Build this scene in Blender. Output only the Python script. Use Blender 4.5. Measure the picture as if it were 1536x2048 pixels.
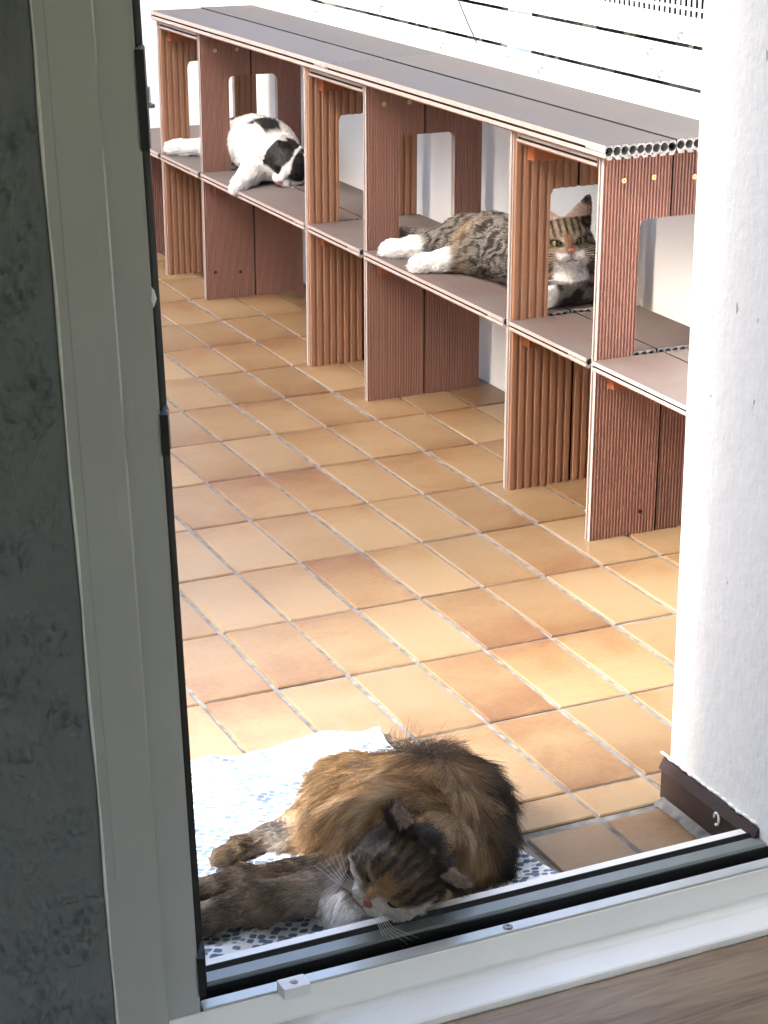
import bpy, bmesh, math, random
import numpy as np
from mathutils import Matrix, Vector, kdtree

# ---------------------------------------------------------------- scene, camera, sky, sun, exposure
scene = bpy.context.scene
for o in list(bpy.data.objects): bpy.data.objects.remove(o)
random.seed(7); RNG = np.random.default_rng(11)
RIGHT = Vector((0.90705335, -0.42101570, -0.00001685))
DOWN = Vector((-0.14265827, -0.30731112, -0.94085519))
FWD = Vector((0.39610962, 0.85340826, -0.33880895))
CAM = Vector((-1.58558766, -3.24557128, 1.36151920))
cam = bpy.data.cameras.new('camera'); cam_o = bpy.data.objects.new('camera', cam)
scene.collection.objects.link(cam_o); scene.camera = cam_o
cam.sensor_fit = 'VERTICAL'; cam.sensor_height = 24.0; cam.lens = 24.0 * 4060.05 / 2048.0
cam.clip_start = 0.05; cam.clip_end = 500
m3 = Matrix((RIGHT, -DOWN, -FWD)).transposed()
cam_o.matrix_world = Matrix.Translation(CAM) @ m3.to_4x4()

SUN_AZ = Vector((1.0, 0.03, 0)).normalized()      # the way the light travels on the ground
SUN_EL = math.radians(42)
world = bpy.data.worlds.new('World'); scene.world = world; world.use_nodes = True
wn = world.node_tree.nodes; wl = world.node_tree.links
sky = wn.new('ShaderNodeTexSky'); sky.sky_type = 'NISHITA'; sky.sun_disc = False
sky.sun_elevation = SUN_EL; sky.sun_rotation = math.atan2(-SUN_AZ.x, -SUN_AZ.y)
sky.air_density = 1.0; sky.dust_density = 8.0; sky.ozone_density = 1.0
bgn = wn['Background']; bgn.inputs['Strength'].default_value = 0.15
wl.new(sky.outputs['Color'], bgn.inputs['Color'])
sun = bpy.data.lights.new('sun', 'SUN'); sun.energy = 2.0; sun.angle = math.radians(6.0); sun.color = (1.0, 0.975, 0.94)
sun_o = bpy.data.objects.new('sun', sun); scene.collection.objects.link(sun_o)
sd = Vector((SUN_AZ.x * math.cos(SUN_EL), SUN_AZ.y * math.cos(SUN_EL), -math.sin(SUN_EL)))
sun_o.rotation_euler = sd.to_track_quat('-Z', 'Y').to_euler()
vs = scene.view_settings
vs.view_transform = 'Standard'; vs.look = 'None'; vs.gamma = 1.0; vs.use_curve_mapping = False
vs.exposure = 3.0
scene.cycles.max_bounces = 6; scene.cycles.diffuse_bounces = 4; scene.cycles.glossy_bounces = 2
scene.cycles.use_adaptive_sampling = True; scene.cycles.adaptive_threshold = 0.04; scene.cycles.caustics_reflective = False; scene.cycles.caustics_refractive = False

# ---------------------------------------------------------------- helpers
COL = scene.collection
def link(o, parent=None):
    COL.objects.link(o)
    if parent is not None: o.parent = parent
    return o
def tag(o, label=None, cat=None, group=None, kind=None):
    for k, v in (('label', label), ('category', cat), ('group', group), ('kind', kind)):
        if v: o[k] = v
    return o
def empty(name, loc=(0, 0, 0)):
    o = bpy.data.objects.new(name, None); o.location = loc; return link(o)
def mesh_obj(name, verts, faces, mats, parent=None, fm=None, smooth=False, loc=None):
    me = bpy.data.meshes.new(name); me.from_pydata([tuple(v) for v in verts], [], [tuple(f) for f in faces])
    for m in (mats if isinstance(mats, (list, tuple)) else [mats]): me.materials.append(m)
    if fm is not None: me.polygons.foreach_set('material_index', list(fm))
    if smooth: me.polygons.foreach_set('use_smooth', [True] * len(me.polygons))
    me.update()
    o = bpy.data.objects.new(name, me)
    link(o, parent)
    if loc is not None: o.location = loc
    return o
def fix_normals(o):
    bm = bmesh.new(); bm.from_mesh(o.data); bmesh.ops.recalc_face_normals(bm, faces=bm.faces); bm.to_mesh(o.data); bm.free(); return o
class MB:
    def __init__(s): s.v = []; s.f = []; s.m = []
    def add(s, verts, faces, m=0):
        b = len(s.v); s.v += [tuple(v) for v in verts]; s.f += [tuple(i + b for i in f) for f in faces]; s.m += [m] * len(faces)
    def box(s, x0, x1, y0, y1, z0, z1, m=0):
        s.add([(x, y, z) for z in (z0, z1) for y in (y0, y1) for x in (x0, x1)],
              [(0, 2, 3, 1), (4, 5, 7, 6), (0, 1, 5, 4), (2, 6, 7, 3), (0, 4, 6, 2), (1, 3, 7, 5)], m)
    def tube(s, pts, r, n=8, m=0, cap=True):
        pts = [Vector(p) for p in pts]; rr = r if isinstance(r, (list, tuple)) else [r] * len(pts); rings = []
        for i, p in enumerate(pts):
            d = (pts[min(i + 1, len(pts) - 1)] - pts[max(i - 1, 0)]).normalized()
            a = d.orthogonal().normalized() if i == 0 else (a - d * a.dot(d)).normalized()
            b = d.cross(a); rings.append([p + (a * math.cos(2 * math.pi * k / n) + b * math.sin(2 * math.pi * k / n)) * rr[i] for k in range(n)])
        fs = [(i * n + k, i * n + (k + 1) % n, (i + 1) * n + (k + 1) % n, (i + 1) * n + k) for i in range(len(pts) - 1) for k in range(n)]
        if cap: fs += [tuple(range(n))[::-1], tuple(range((len(pts) - 1) * n, len(pts) * n))]
        s.add([v for q in rings for v in q], fs, m)
    def obj(s, name, mats, parent=None, smooth=False, bevel=0, loc=None):
        o = mesh_obj(name, s.v, s.f, mats, parent, s.m, smooth, loc)
        if bevel:
            bm = bmesh.new(); bm.from_mesh(o.data)
            bmesh.ops.bevel(bm, geom=list(bm.edges), offset=bevel, segments=2, affect='EDGES', profile=0.6, clamp_overlap=True)
            bm.to_mesh(o.data); bm.free()
        return o
def box_obj(name, b, mat, parent=None, bevel=0):
    m = MB(); m.box(*b); return m.obj(name, mat, parent, bevel=bevel)

def vnoise(P, s, seed=0):
    Q = P * s + seed * 17.3; i = np.floor(Q).astype(int); f = Q - i; f = f * f * (3 - 2 * f); out = 0
    for dx in (0, 1):
        for dy in (0, 1):
            for dz in (0, 1):
                h = ((i[:, 0] + dx) * 374761393 + (i[:, 1] + dy) * 668265263 + (i[:, 2] + dz) * 2147483647) & 0x7fffffff
                h = ((h ^ (h >> 13)) * 1274126177) & 0x7fffffff
                w = (f[:, 0] if dx else 1 - f[:, 0]) * (f[:, 1] if dy else 1 - f[:, 1]) * (f[:, 2] if dz else 1 - f[:, 2])
                out = out + w * (((h ^ (h >> 16)) & 0xffff) / 65535.0)
    return out
# ---------------------------------------------------------------- materials
class NT:
    def __init__(s, name):
        s.m = bpy.data.materials.new(name); s.m.use_nodes = True; s.t = s.m.node_tree; s.b = s.t.nodes['Principled BSDF']
    def n(s, typ, **kw):
        nd = s.t.nodes.new(typ)
        for k, v in kw.items():
            if k.startswith('i_'):
                nd.inputs[int(k[2:]) if k[2:].isdigit() else k[2:].replace('_', ' ')].default_value = v
            else: setattr(nd, k, v)
        return nd
    def l(s, a, b): s.t.links.new(a, b); return s
    def math(s, op, a, b=None, c=None):
        nd = s.n('ShaderNodeMath', operation=op)
        for i, x in enumerate((a, b, c)):
            if x is None: continue
            if isinstance(x, (int, float)): nd.inputs[i].default_value = x
            else: s.l(x, nd.inputs[i])
        return nd.outputs[0]
    def coord(s, kind='Object', scale=(1, 1, 1), off=None):
        tc = s.n('ShaderNodeTexCoord'); mp = s.n('ShaderNodeMapping'); mp.inputs['Scale'].default_value = scale
        s.l(tc.outputs[kind], mp.inputs['Vector'])
        if off is not None: s.l(off, mp.inputs['Location'])
        return mp.outputs[0]
    def geo(s, scale=(1, 1, 1)):
        g = s.n('ShaderNodeNewGeometry'); mp = s.n('ShaderNodeMapping'); mp.inputs['Scale'].default_value = scale
        s.l(g.outputs['Position'], mp.inputs['Vector']); return mp.outputs[0]
    def noise(s, vec, scale=5, detail=4, rough=0.55, dist=0):
        nd = s.n('ShaderNodeTexNoise'); nd.inputs['Scale'].default_value = scale; nd.inputs['Detail'].default_value = detail
        nd.inputs['Roughness'].default_value = rough; nd.inputs['Distortion'].default_value = dist
        if vec is not None: s.l(vec, nd.inputs['Vector'])
        return nd.outputs['Fac']
    def ramp(s, fac, stops):
        r = s.n('ShaderNodeValToRGB'); e = r.color_ramp.elements
        while len(e) < len(stops): e.new(0.5)
        for el, (p, c) in zip(e, stops): el.position = p; el.color = tuple(c) + (1,) if len(c) == 3 else c
        s.l(fac, r.inputs[0]); return r.outputs[0]
    def mix(s, fac, a, b, blend='MIX'):
        nd = s.n('ShaderNodeMix', data_type='RGBA', blend_type=blend)
        for sk, x in ((nd.inputs[0], fac), (nd.inputs[6], a), (nd.inputs[7], b)):
            if isinstance(x, (int, float)): sk.default_value = x
            elif isinstance(x, tuple): sk.default_value = tuple(x) + (1,)
            else: s.l(x, sk)
        return nd.outputs[2]
    def set(s, color=None, rough=None, spec=None, metal=None):
        for k, x in (('Base Color', color), ('Roughness', rough), ('Specular IOR Level', spec), ('Metallic', metal)):
            if x is None: continue
            if isinstance(x, tuple): s.b.inputs[k].default_value = tuple(x) + (1,)
            elif isinstance(x, (int, float)): s.b.inputs[k].default_value = x
            else: s.l(x, s.b.inputs[k])
        return s
    def bump(s, h, strength=0.3, dist=0.002):
        b = s.n('ShaderNodeBump'); b.inputs['Strength'].default_value = strength; b.inputs['Distance'].default_value = dist
        s.l(h, b.inputs['Height']); s.l(b.outputs[0], s.b.inputs['Normal']); return s
def simple(name, col, rough=0.6, spec=0.4, metal=0.0, var=0.08, scale=30, bump=0.0, bscale=200):
    t = NT(name); g = t.geo(); f = t.noise(g, scale, 4)
    a = tuple(c * (1 - var) for c in col); b = tuple(min(1, c * (1 + var)) for c in col)
    t.set(t.ramp(f, [(0.3, a), (0.7, b)]), rough, spec, metal)
    if bump: t.bump(t.noise(g, bscale, 3), bump, 0.002)
    return t.m

def tile_mat(name, stuff=False):
    t = NT(name)
    if stuff: rnd = t.n('ShaderNodeAttribute', attribute_name='rnd').outputs['Fac']
    else: rnd = t.n('ShaderNodeObjectInfo').outputs['Random']
    off = t.n('ShaderNodeCombineXYZ'); t.l(t.math('MULTIPLY', rnd, 3.7), off.inputs[0]); t.l(t.math('MULTIPLY', rnd, 9.1), off.inputs[1])
    if stuff:
        gp = t.n('ShaderNodeNewGeometry').outputs['Position']; ad = t.n('ShaderNodeVectorMath', operation='ADD')
        t.l(gp, ad.inputs[0]); t.l(off.outputs[0], ad.inputs[1]); base = ad.outputs[0]
    else: base = t.coord('Object', (1, 1, 1), off.outputs[0])
    def sc(v):
        mp = t.n('ShaderNodeMapping'); mp.inputs['Scale'].default_value = v; t.l(base, mp.inputs['Vector']); return mp.outputs[0]
    r2 = t.math('FRACT', t.math('MULTIPLY', rnd, 17.31)); r3 = t.math('FRACT', t.math('MULTIPLY', rnd, 53.7))
    if stuff: edge = t.math('MULTIPLY', rnd, 0.6)
    else:
        so = t.n('ShaderNodeSeparateXYZ'); tcx = t.n('ShaderNodeTexCoord'); t.l(tcx.outputs['Object'], so.inputs[0])
        ey = t.math('MULTIPLY', t.math('ADD', so.outputs[1], t.math('MULTIPLY', t.math('SUBTRACT', r3, 0.5), 0.16)), 8.0)
        ex = t.math('MULTIPLY', t.math('ABSOLUTE', so.outputs[0]), 16.0)
        edge = t.math('ADD', t.math('MULTIPLY', t.math('POWER', t.math('ABSOLUTE', ey), 1.6), 0.55), t.math('MULTIPLY', t.math('POWER', ex, 2.0), 0.16))
    big = t.noise(sc((11.0, 15.0, 8.0)), 1.0, 3, 0.55, 0.5)
    streak = t.noise(sc((75, 240, 200)), 1.0, 4, 0.7, 0.5)
    speck = t.noise(sc((330, 600, 400)), 1.0, 3, 0.6)
    f = t.math('ADD', t.math('ADD', t.math('MULTIPLY', big, 0.85), 0.12), t.math('MULTIPLY', edge, 0.50))
    f = t.math('ADD', f, t.math('MULTIPLY', r2, 0.42))
    f = t.math('ADD', f, t.math('ADD', t.math('MULTIPLY', t.math('SUBTRACT', streak, 0.5), 1.15), t.math('MULTIPLY', t.math('SUBTRACT', speck, 0.5), 0.55)))
    col = t.ramp(t.math('MULTIPLY', f, 0.62), [(0.40, (0.212, 0.147, 0.083)), (0.57, (0.194, 0.125, 0.064)), (0.78, (0.156, 0.087, 0.042)), (1.0, (0.115, 0.055, 0.029))])
    tint = t.ramp(r3, [(0.0, (0.86, 0.84, 0.82)), (0.5, (1, 1, 1)), (1.0, (1.08, 1.08, 1.06))])
    col = t.mix(1.0, col, tint, 'MULTIPLY')
    t.set(col, 0.34, 0.45)
    t.bump(t.math('ADD', t.math('MULTIPLY', streak, 0.6), t.math('MULTIPLY', speck, 0.3)), 0.10, 0.0008)
    return t.m
def wpc(name, c0, c1, grey=0.0, gcol=(0.2, 0.19, 0.19), vertical=True, rough=0.7):
    t = NT(name); rnd = t.n('ShaderNodeObjectInfo').outputs['Random']
    g = t.geo((60, 60, 2.2) if vertical else (60, 2.2, 60)); st = t.noise(g, 1.0, 5, 0.6)
    bl = t.noise(t.geo((4, 4, 4)), 1.0, 5, 0.6, 0.4)
    fine = t.noise(t.geo((300, 300, 60) if vertical else (300, 60, 300)), 1.0, 3)
    col = t.mix(t.math('ADD', t.math('MULTIPLY', st, 0.6), t.math('MULTIPLY', fine, 0.4)), c0, c1)
    if grey: col = t.mix(t.math('MULTIPLY', t.ramp(bl, [(0.35, (0,) * 3), (0.65, (1,) * 3)]), grey), col, gcol)
    br = t.math('ADD', t.math('MULTIPLY', rnd, 0.3), 0.85); cb = t.n('ShaderNodeCombineXYZ')
    for i in range(3): t.l(br, cb.inputs[i])
    col = t.mix(1.0, col, cb.outputs[0], 'MULTIPLY')
    scuff = t.ramp(t.noise(t.geo((25, 25, 25)), 1.0, 6, 0.7), [(0.66, (0,) * 3), (0.78, (1,) * 3)])
    col = t.mix(t.math('MULTIPLY', scuff, 0.42), col, (0.35, 0.31, 0.28))
    t.set(col, rough, 0.35); t.bump(t.math('ADD', fine, st), 0.25, 0.0012); return t.m
M = {}
M['tile'] = tile_mat('glazed_tile'); M['tile_far'] = tile_mat('glazed_tile_far', True)
M['grout'] = simple('grout', (0.135, 0.133, 0.128), 0.9, 0.2, var=0.45, scale=45, bump=0.5)
M['wpc_fine'] = wpc('decking_reddish', (0.205, 0.101, 0.076), (0.345, 0.182, 0.140))
M['wpc_coarse'] = wpc('decking_tan', (0.22, 0.108, 0.062), (0.37, 0.195, 0.115))
M['wpc_edge'] = wpc('decking_lit_edge', (0.27, 0.21, 0.185), (0.48, 0.405, 0.375))  # paler plank edges: their bright glare is put into the colour
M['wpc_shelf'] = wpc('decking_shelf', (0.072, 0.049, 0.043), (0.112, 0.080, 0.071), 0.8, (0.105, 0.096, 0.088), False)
M['wpc_top'] = wpc('decking_weathered', (0.052, 0.043, 0.040), (0.082, 0.070, 0.064), 0.8, (0.054, 0.054, 0.057), False)
M['wpc_end'] = simple('decking_sawn_end', (0.34, 0.33, 0.32), 0.8, 0.2, var=0.2, scale=120)
M['batten'] = wpc('stained_batten', (0.21, 0.06, 0.022), (0.32, 0.105, 0.04))
M['white_wall'] = simple('white_render', (0.89, 0.89, 0.885), 0.85, 0.2, var=0.02, scale=8, bump=0.25, bscale=60)
M['room_wall'] = simple('cream_room_paint', (0.80, 0.74, 0.64), 0.85, 0.2, var=0.02)
M['white_board'] = simple('white_board', (0.84, 0.84, 0.84), 0.5, 0.4, var=0.02)
M['white_metal'] = simple('white_lacquer', (0.80, 0.80, 0.80), 0.4, 0.4, var=0.02)
M['steel'] = simple('galvanised_steel', (0.26, 0.27, 0.28), 0.45, 0.5, 0.5)
M['black'] = simple('black_rubber', (0.012, 0.013, 0.013), 0.5, 0.3)
M['dark_hole'] = simple('dark_cavity', (0.02, 0.018, 0.016), 0.9, 0.1)
M['pvc'] = simple('white_door_profile', (0.39, 0.415, 0.40), 0.38, 0.45, var=0.03, scale=12)
M['sill_white'] = simple('white_sill_lacquer', (0.84, 0.86, 0.85), 0.35, 0.45, var=0.02, scale=12)
M['alu_dark'] = simple('grey_aluminium', (0.20, 0.225, 0.225), 0.4, 0.5, 0.3, var=0.05)
M['alu'] = simple('brushed_aluminium', (0.50, 0.53, 0.53), 0.36, 0.5, 0.35, var=0.05)
M['brass'] = simple('brass_screw', (0.62, 0.48, 0.22), 0.35, 0.5, 0.8)
M['caulk'] = simple('caulk', (0.78, 0.78, 0.75), 0.7, 0.3, var=0.06, scale=60)
def stucco():
    t = NT('rough_stucco'); g = t.geo(); a = t.noise(t.geo((1, 1, 0.55)), 70, 6, 0.66, 0.6); v = t.n('ShaderNodeTexVoronoi', feature='SMOOTH_F1'); v.inputs['Scale'].default_value = 70; v.inputs['Smoothness'].default_value = 0.5
    t.l(g, v.inputs['Vector']); big = t.noise(g, 9, 3)
    h = t.math('ADD', t.math('MULTIPLY', t.math('POWER', a, 2.0), 1.3), t.math('MULTIPLY', v.outputs['Distance'], 0.5))
    h = t.math('MULTIPLY', h, t.math('ADD', big, 0.35))
    t.set(t.ramp(big, [(0.3, (0.150, 0.170, 0.170)), (0.7, (0.170, 0.192, 0.192))]), 0.6, 0.35); t.bump(h, 0.6, 0.008); return t.m
M['stucco'] = stucco()
def render_wall():
    t = NT('painted_render'); g = t.geo(); n1 = t.noise(g, 35, 5, 0.6); n2 = t.noise(t.geo((1, 1, 0.4)), 110, 4)
    spot = t.ramp(t.noise(t.geo((1, 1, 0.45)), 62, 2, 0.5), [(0.735, (0,) * 3), (0.76, (1,) * 3)])
    t.set(t.mix(t.math('MULTIPLY', spot, 0.75), t.ramp(n1, [(0.3, (0.76, 0.785, 0.795)), (0.7, (0.81, 0.83, 0.84))]), (0.22, 0.2, 0.19)), 0.8, 0.25)
    t.bump(t.math('ADD', n1, t.math('MULTIPLY', n2, 0.5)), 0.35, 0.006); return t.m
M['render'] = render_wall()
def skirting():
    t = NT('brown_skirting'); g = t.geo((30, 30, 90)); n = t.noise(g, 1.0, 6, 0.7); chip = t.ramp(t.noise(t.geo((30, 30, 90)), 1.0, 6, 0.75), [(0.67, (0,) * 3), (0.71, (1,) * 3)])
    t.set(t.mix(chip, t.ramp(n, [(0.3, (0.022, 0.0125, 0.011)), (0.7, (0.045, 0.026, 0.022))]), (0.34, 0.32, 0.30)), 0.45, 0.4); t.bump(n, 0.3, 0.002); return t.m
M['skirting'] = skirting()
def laminate():
    t = NT('oak_laminate'); g = t.geo((3.2, 26, 10)); a = t.noise(g, 1.0, 6, 0.62, 1.6); b = t.noise(t.geo((14, 160, 20)), 1.0, 4)
    f = t.math('ADD', t.math('MULTIPLY', a, 0.75), t.math('MULTIPLY', b, 0.25))
    t.set(t.ramp(f, [(0.32, (0.11, 0.069, 0.040)), (0.46, (0.225, 0.155, 0.095)), (0.58, (0.29, 0.21, 0.135)), (0.72, (0.17, 0.115, 0.07))]), 0.4, 0.4); t.bump(b, 0.1, 0.0006); return t.m
M['laminate'] = laminate()
def fabric():
    t = NT('printed_cotton'); tc = t.n('ShaderNodeTexCoord'); mp = t.n('ShaderNodeMapping'); mp.inputs['Scale'].default_value = (1, 1.25, 1); mp.inputs['Rotation'].default_value = (0, 0, 0.6); t.l(tc.outputs['UV'], mp.inputs['Vector'])
    wob = t.n('ShaderNodeTexNoise'); wob.inputs['Scale'].default_value = 30; t.l(mp.outputs[0], wob.inputs['Vector'])
    mx = t.n('ShaderNodeVectorMath', operation='MULTIPLY_ADD'); mx.inputs[1].default_value = (0.008, 0.008, 0); t.l(wob.outputs['Color'], mx.inputs[0]); t.l(mp.outputs[0], mx.inputs[2])
    v = t.n('ShaderNodeTexVoronoi', distance='MINKOWSKI', feature='F1'); v.inputs['Exponent'].default_value = 3.5; v.inputs['Scale'].default_value = 84; v.inputs['Randomness'].default_value = 0.55; t.l(mx.outputs[0], v.inputs['Vector'])
    mask = t.ramp(v.outputs['Distance'], [(0.41, (1,) * 3), (0.46, (0,) * 3)])
    weave = t.noise(mp.outputs[0], 1400, 2)
    t.set(t.mix(mask, (0.80, 0.81, 0.82), t.mix(v.outputs['Color'], (0.10, 0.155, 0.23), (0.21, 0.28, 0.36))), 0.9, 0.1); t.bump(weave, 0.3, 0.0006); return t.m
M['fabric'] = fabric()
def fur_mat():
    t = NT('fur'); a = t.n('ShaderNodeAttribute', attribute_name='furcol'); t.set(a.outputs['Color'], 0.55, 0.25); return t.m
M['fur'] = fur_mat()
M['skin_pink'] = simple('pink_nose', (0.42, 0.16, 0.13), 0.45, 0.4)
M['nose_dark'] = simple('brown_nose', (0.20, 0.075, 0.06), 0.45, 0.4)
def eye_mat():
    t = NT('cat_eye'); c = t.coord('Object'); s = t.n('ShaderNodeSeparateXYZ'); t.l(c, s.inputs[0])
    x = t.math('ABSOLUTE', s.outputs[0]); r = t.math('SQRT', t.math('ADD', t.math('POWER', s.outputs[0], 2.0), t.math('POWER', s.outputs[2], 2.0)))
    slit = t.math('LESS_THAN', t.math('ADD', t.math('POWER', t.math('DIVIDE', x, 0.0022), 2.0), t.math('POWER', t.math('DIVIDE', s.outputs[2], 0.0075), 2.0)), 1.0)
    iris = t.ramp(t.math('DIVIDE', r, 0.0095), [(0.2, (0.20, 0.20, 0.055)), (0.70, (0.14, 0.145, 0.04)), (0.88, (0.01, 0.01, 0.01))])
    t.set(t.mix(slit, iris, (0.005, 0.005, 0.005)), 0.08, 0.6); return t.m
M['eye'] = eye_mat()
M['leaf'] = simple('leaf', (0.012, 0.017, 0.010), 0.6, 0.3, var=0.5, scale=2)
M['bark'] = simple('bark', (0.08, 0.06, 0.045), 0.9, 0.1, var=0.3, scale=20)
M['lawn'] = simple('lawn', (0.05, 0.07, 0.03), 0.9, 0.1, var=0.35, scale=0.6)
M['grit'] = simple('grit', (0.24, 0.20, 0.15), 0.9, 0.1)
M['pane'] = simple('dark_pane', (0.02, 0.03, 0.04), 0.1, 0.6)

# ---------------------------------------------------------------- ground and house
mesh_obj('ground', [(-250, -250, -6), (250, -250, -6), (250, 250, -6), (-250, 250, -6)], [(0, 1, 2, 3)], M['lawn'])['kind'] = 'structure'
Z_TH = 0.05; YO = -1.083; YI = -1.385; XR = -0.134; XL = -0.946
m = MB(); m.box(-5.0, 0.64, YI + 0.02, 2.76, -0.30, -0.004); m.box(-4.9, 0.6, 2.6, 2.7, -6.2, -0.3)
floor = m.obj('terrace_floor', M['grout']); floor['kind'] = 'structure'
# tiles: 240 x 115 mm in a 250 x 125 mm grid, each its own piece
tm = {}
def tile_mesh(w, h):
    k = (round(w, 3), round(h, 3))
    if k not in tm:
        bm = bmesh.new(); a, b = w / 2, h / 2; e = 0.0022
        lo = [bm.verts.new(p) for p in ((-a, -b, -0.006), (a, -b, -0.006), (a, b, -0.006), (-a, b, -0.006))]
        mi = [bm.verts.new(p) for p in ((-a, -b, -e), (a, -b, -e), (a, b, -e), (-a, b, -e))]
        c, d = a - e, b - e
        hi = [bm.verts.new(p) for p in ((-c, -d, 0), (c, -d, 0), (c, d, 0), (-c, d, 0))]
        for i in range(4):
            j = (i + 1) % 4; bm.faces.new((lo[i], lo[j], mi[j], mi[i])); bm.faces.new((mi[i], mi[j], hi[j], hi[i]))
        bm.faces.new(hi); me = bpy.data.meshes.new('tile'); bm.to_mesh(me); bm.free(); me.materials.append(M['tile']); tm[k] = me
    return tm[k]
def proj(p):
    d = Vector(p) - CAM; z = d.dot(FWD); return 768 + 4060 * d.dot(RIGHT) / z, 1024 + 4060 * d.dot(DOWN) / z
cells = []
for li in range(-40, 6):
    x = (li + 0.5) * 0.125
    for ci in range(-11, 5):
        if ci == 4: cells.append((x, -1.0 - 0.0405, 0.117, 0.075))
        else: cells.append((x, -(ci + 0.5) * 0.25, 0.117, 0.2425))
    if XL - 0.13 < x < XR: cells.append((x, -1.178, 0.117, 0.167))
near, far = [], []
for c in cells:
    q = [proj((c[0] + a * c[2] / 2, c[1] + b * c[3] / 2, 0)) for a in (-1, 1) for b in (-1, 1)]
    vis = max(p[0] for p in q) > 285 and min(p[0] for p in q) < 1420 and max(p[1] for p in q) > 430 and min(p[1] for p in q) < 2000
    x0 = c[0] - c[2] / 2; x1 = c[0] + c[2] / 2
    (near if vis else far).append(c)
near.sort(key=lambda c: (c[0] + 0.6) ** 2 + (c[1] + 1) ** 2); far += near[298:]; near = near[:298]
for c in near:
    o = bpy.data.objects.new('tile', tile_mesh(c[2], c[3])); link(o, floor)
    o.location = (c[0] + random.uniform(-.0012, .0012), c[1] + random.uniform(-.0012, .0012), random.uniform(-0.0006, 0.0006))
    o.rotation_euler = (random.uniform(-.002, .002), random.uniform(-.003, .003), random.uniform(-.004, .004))
m = MB(); rn = []
for c in far:
    a, b = c[2] / 2, c[3] / 2; r = random.random()
    m.add([(c[0] - a, c[1] - b, 0), (c[0] + a, c[1] - b, 0), (c[0] + a, c[1] + b, 0), (c[0] - a, c[1] + b, 0)], [(0, 1, 2, 3)]); rn += [r] * 4
fo = m.obj('distant_tiles', M['tile_far'], floor); fo['kind'] = 'stuff'
at = fo.data.attributes.new('rnd', 'FLOAT', 'POINT'); at.data.foreach_set('value', rn)

# house front: right jamb pillar, left part, lintel
def wall(name, label, boxes, mat, kind=None):
    m = MB()
    for b in boxes: m.box(*b)
    o = m.obj(name, mat); o['label'] = label; o['category'] = 'wall'
    return o
pil = wall('house_wall', 'white painted rendered wall right of the door with brown skirting', [(XR, 3.2, YI, YO, -0.3, 3.2)], M['render'])
for v in pil.data.vertices: v.co.x -= 0.009 * max(v.co.z, 0)
# skirting board on the reveal, chipped brown paint, with a cap strip
m = MB(); m.box(XR - 0.010, XR - 0.0005, -1.30, YO + 0.012, 0.002, 0.047); sk = m.obj('skirting_board', M['skirting'], pil, bevel=0.0012); sk['label'] = 'chipped brown skirting board'
m = MB(); m.add([(XR - 0.013, -1.30, 0.0475), (XR - 0.0005, -1.30, 0.0475), (XR - 0.0005, -1.30, 0.064), (XR - 0.006, -1.30, 0.062),
                 (XR - 0.013, YO + 0.014, 0.0475), (XR - 0.0005, YO + 0.014, 0.0475), (XR - 0.0005, YO + 0.014, 0.064), (XR - 0.006, YO + 0.014, 0.062)],
                [(0, 1, 2, 3), (7, 6, 5, 4), (0, 3, 7, 4), (3, 2, 6, 7), (0, 4, 5, 1), (1, 5, 6, 2)]); m.obj('skirting_cap', M['skirting'], pil)
m = MB()
for i in range(26):
    y = -1.29 + i * 0.008; m.add([(XR - 0.011, y, 0.0005), (XR - 0.011, y + 0.009, 0.0005), (XR - 0.024 - random.uniform(0, .006), y + 0.009, 0.001), (XR - 0.024 - random.uniform(0, .006), y, 0.001), (XR - 0.0105, y, 0.007), (XR - 0.0105, y + 0.009, 0.007)], [(0, 1, 2, 3), (3, 2, 5, 4)])
m.obj('mortar_fillet', M['grout'], pil)
m = MB()
for i in range(14):
    y = -1.295 + i * 0.0168; m.tube([(XR - 0.003, y, 0.066), (XR - 0.004 - random.uniform(0, .002), y + 0.009, 0.066 + random.uniform(-.001, .003)), (XR - 0.003, y + 0.017, 0.066)], [0.0019, random.uniform(.0019, .0026), 0.0019], 6)
m.obj('caulk_bead', M['caulk'], pil, smooth=True)
m = MB(); ring = [(XR - 0.0125, -1.215 + 0.006 * math.cos(a), 0.038 + 0.009 * math.sin(a)) for a in [i * math.pi * 2 / 14 for i in range(12)]]
m.tube(ring, 0.0017, 6); m.obj('hook_ring', M['white_metal'], pil, smooth=True)
lw = wall('house_wall', 'dark grey rough stucco wall left of the door frame', [(-5.0, -1.035, YI, YO - 0.02, -0.004, 3.2)], M['stucco'])
wall('house_wall', 'white painted lintel wall above the door', [(-1.035, XR, YI + .003, YO - .003, 2.12, 3.2)], M['render'])
m = MB(); m.box(-5.0, XL, YO - 0.018, YO, -0.004, 3.2); m.box(-1.034, XL, -1.279, YO - 0.019, -0.004, 2.119)
lo_ = m.obj('outer_render', M['render'], lw)
LEAN_W = -0.0290
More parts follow.
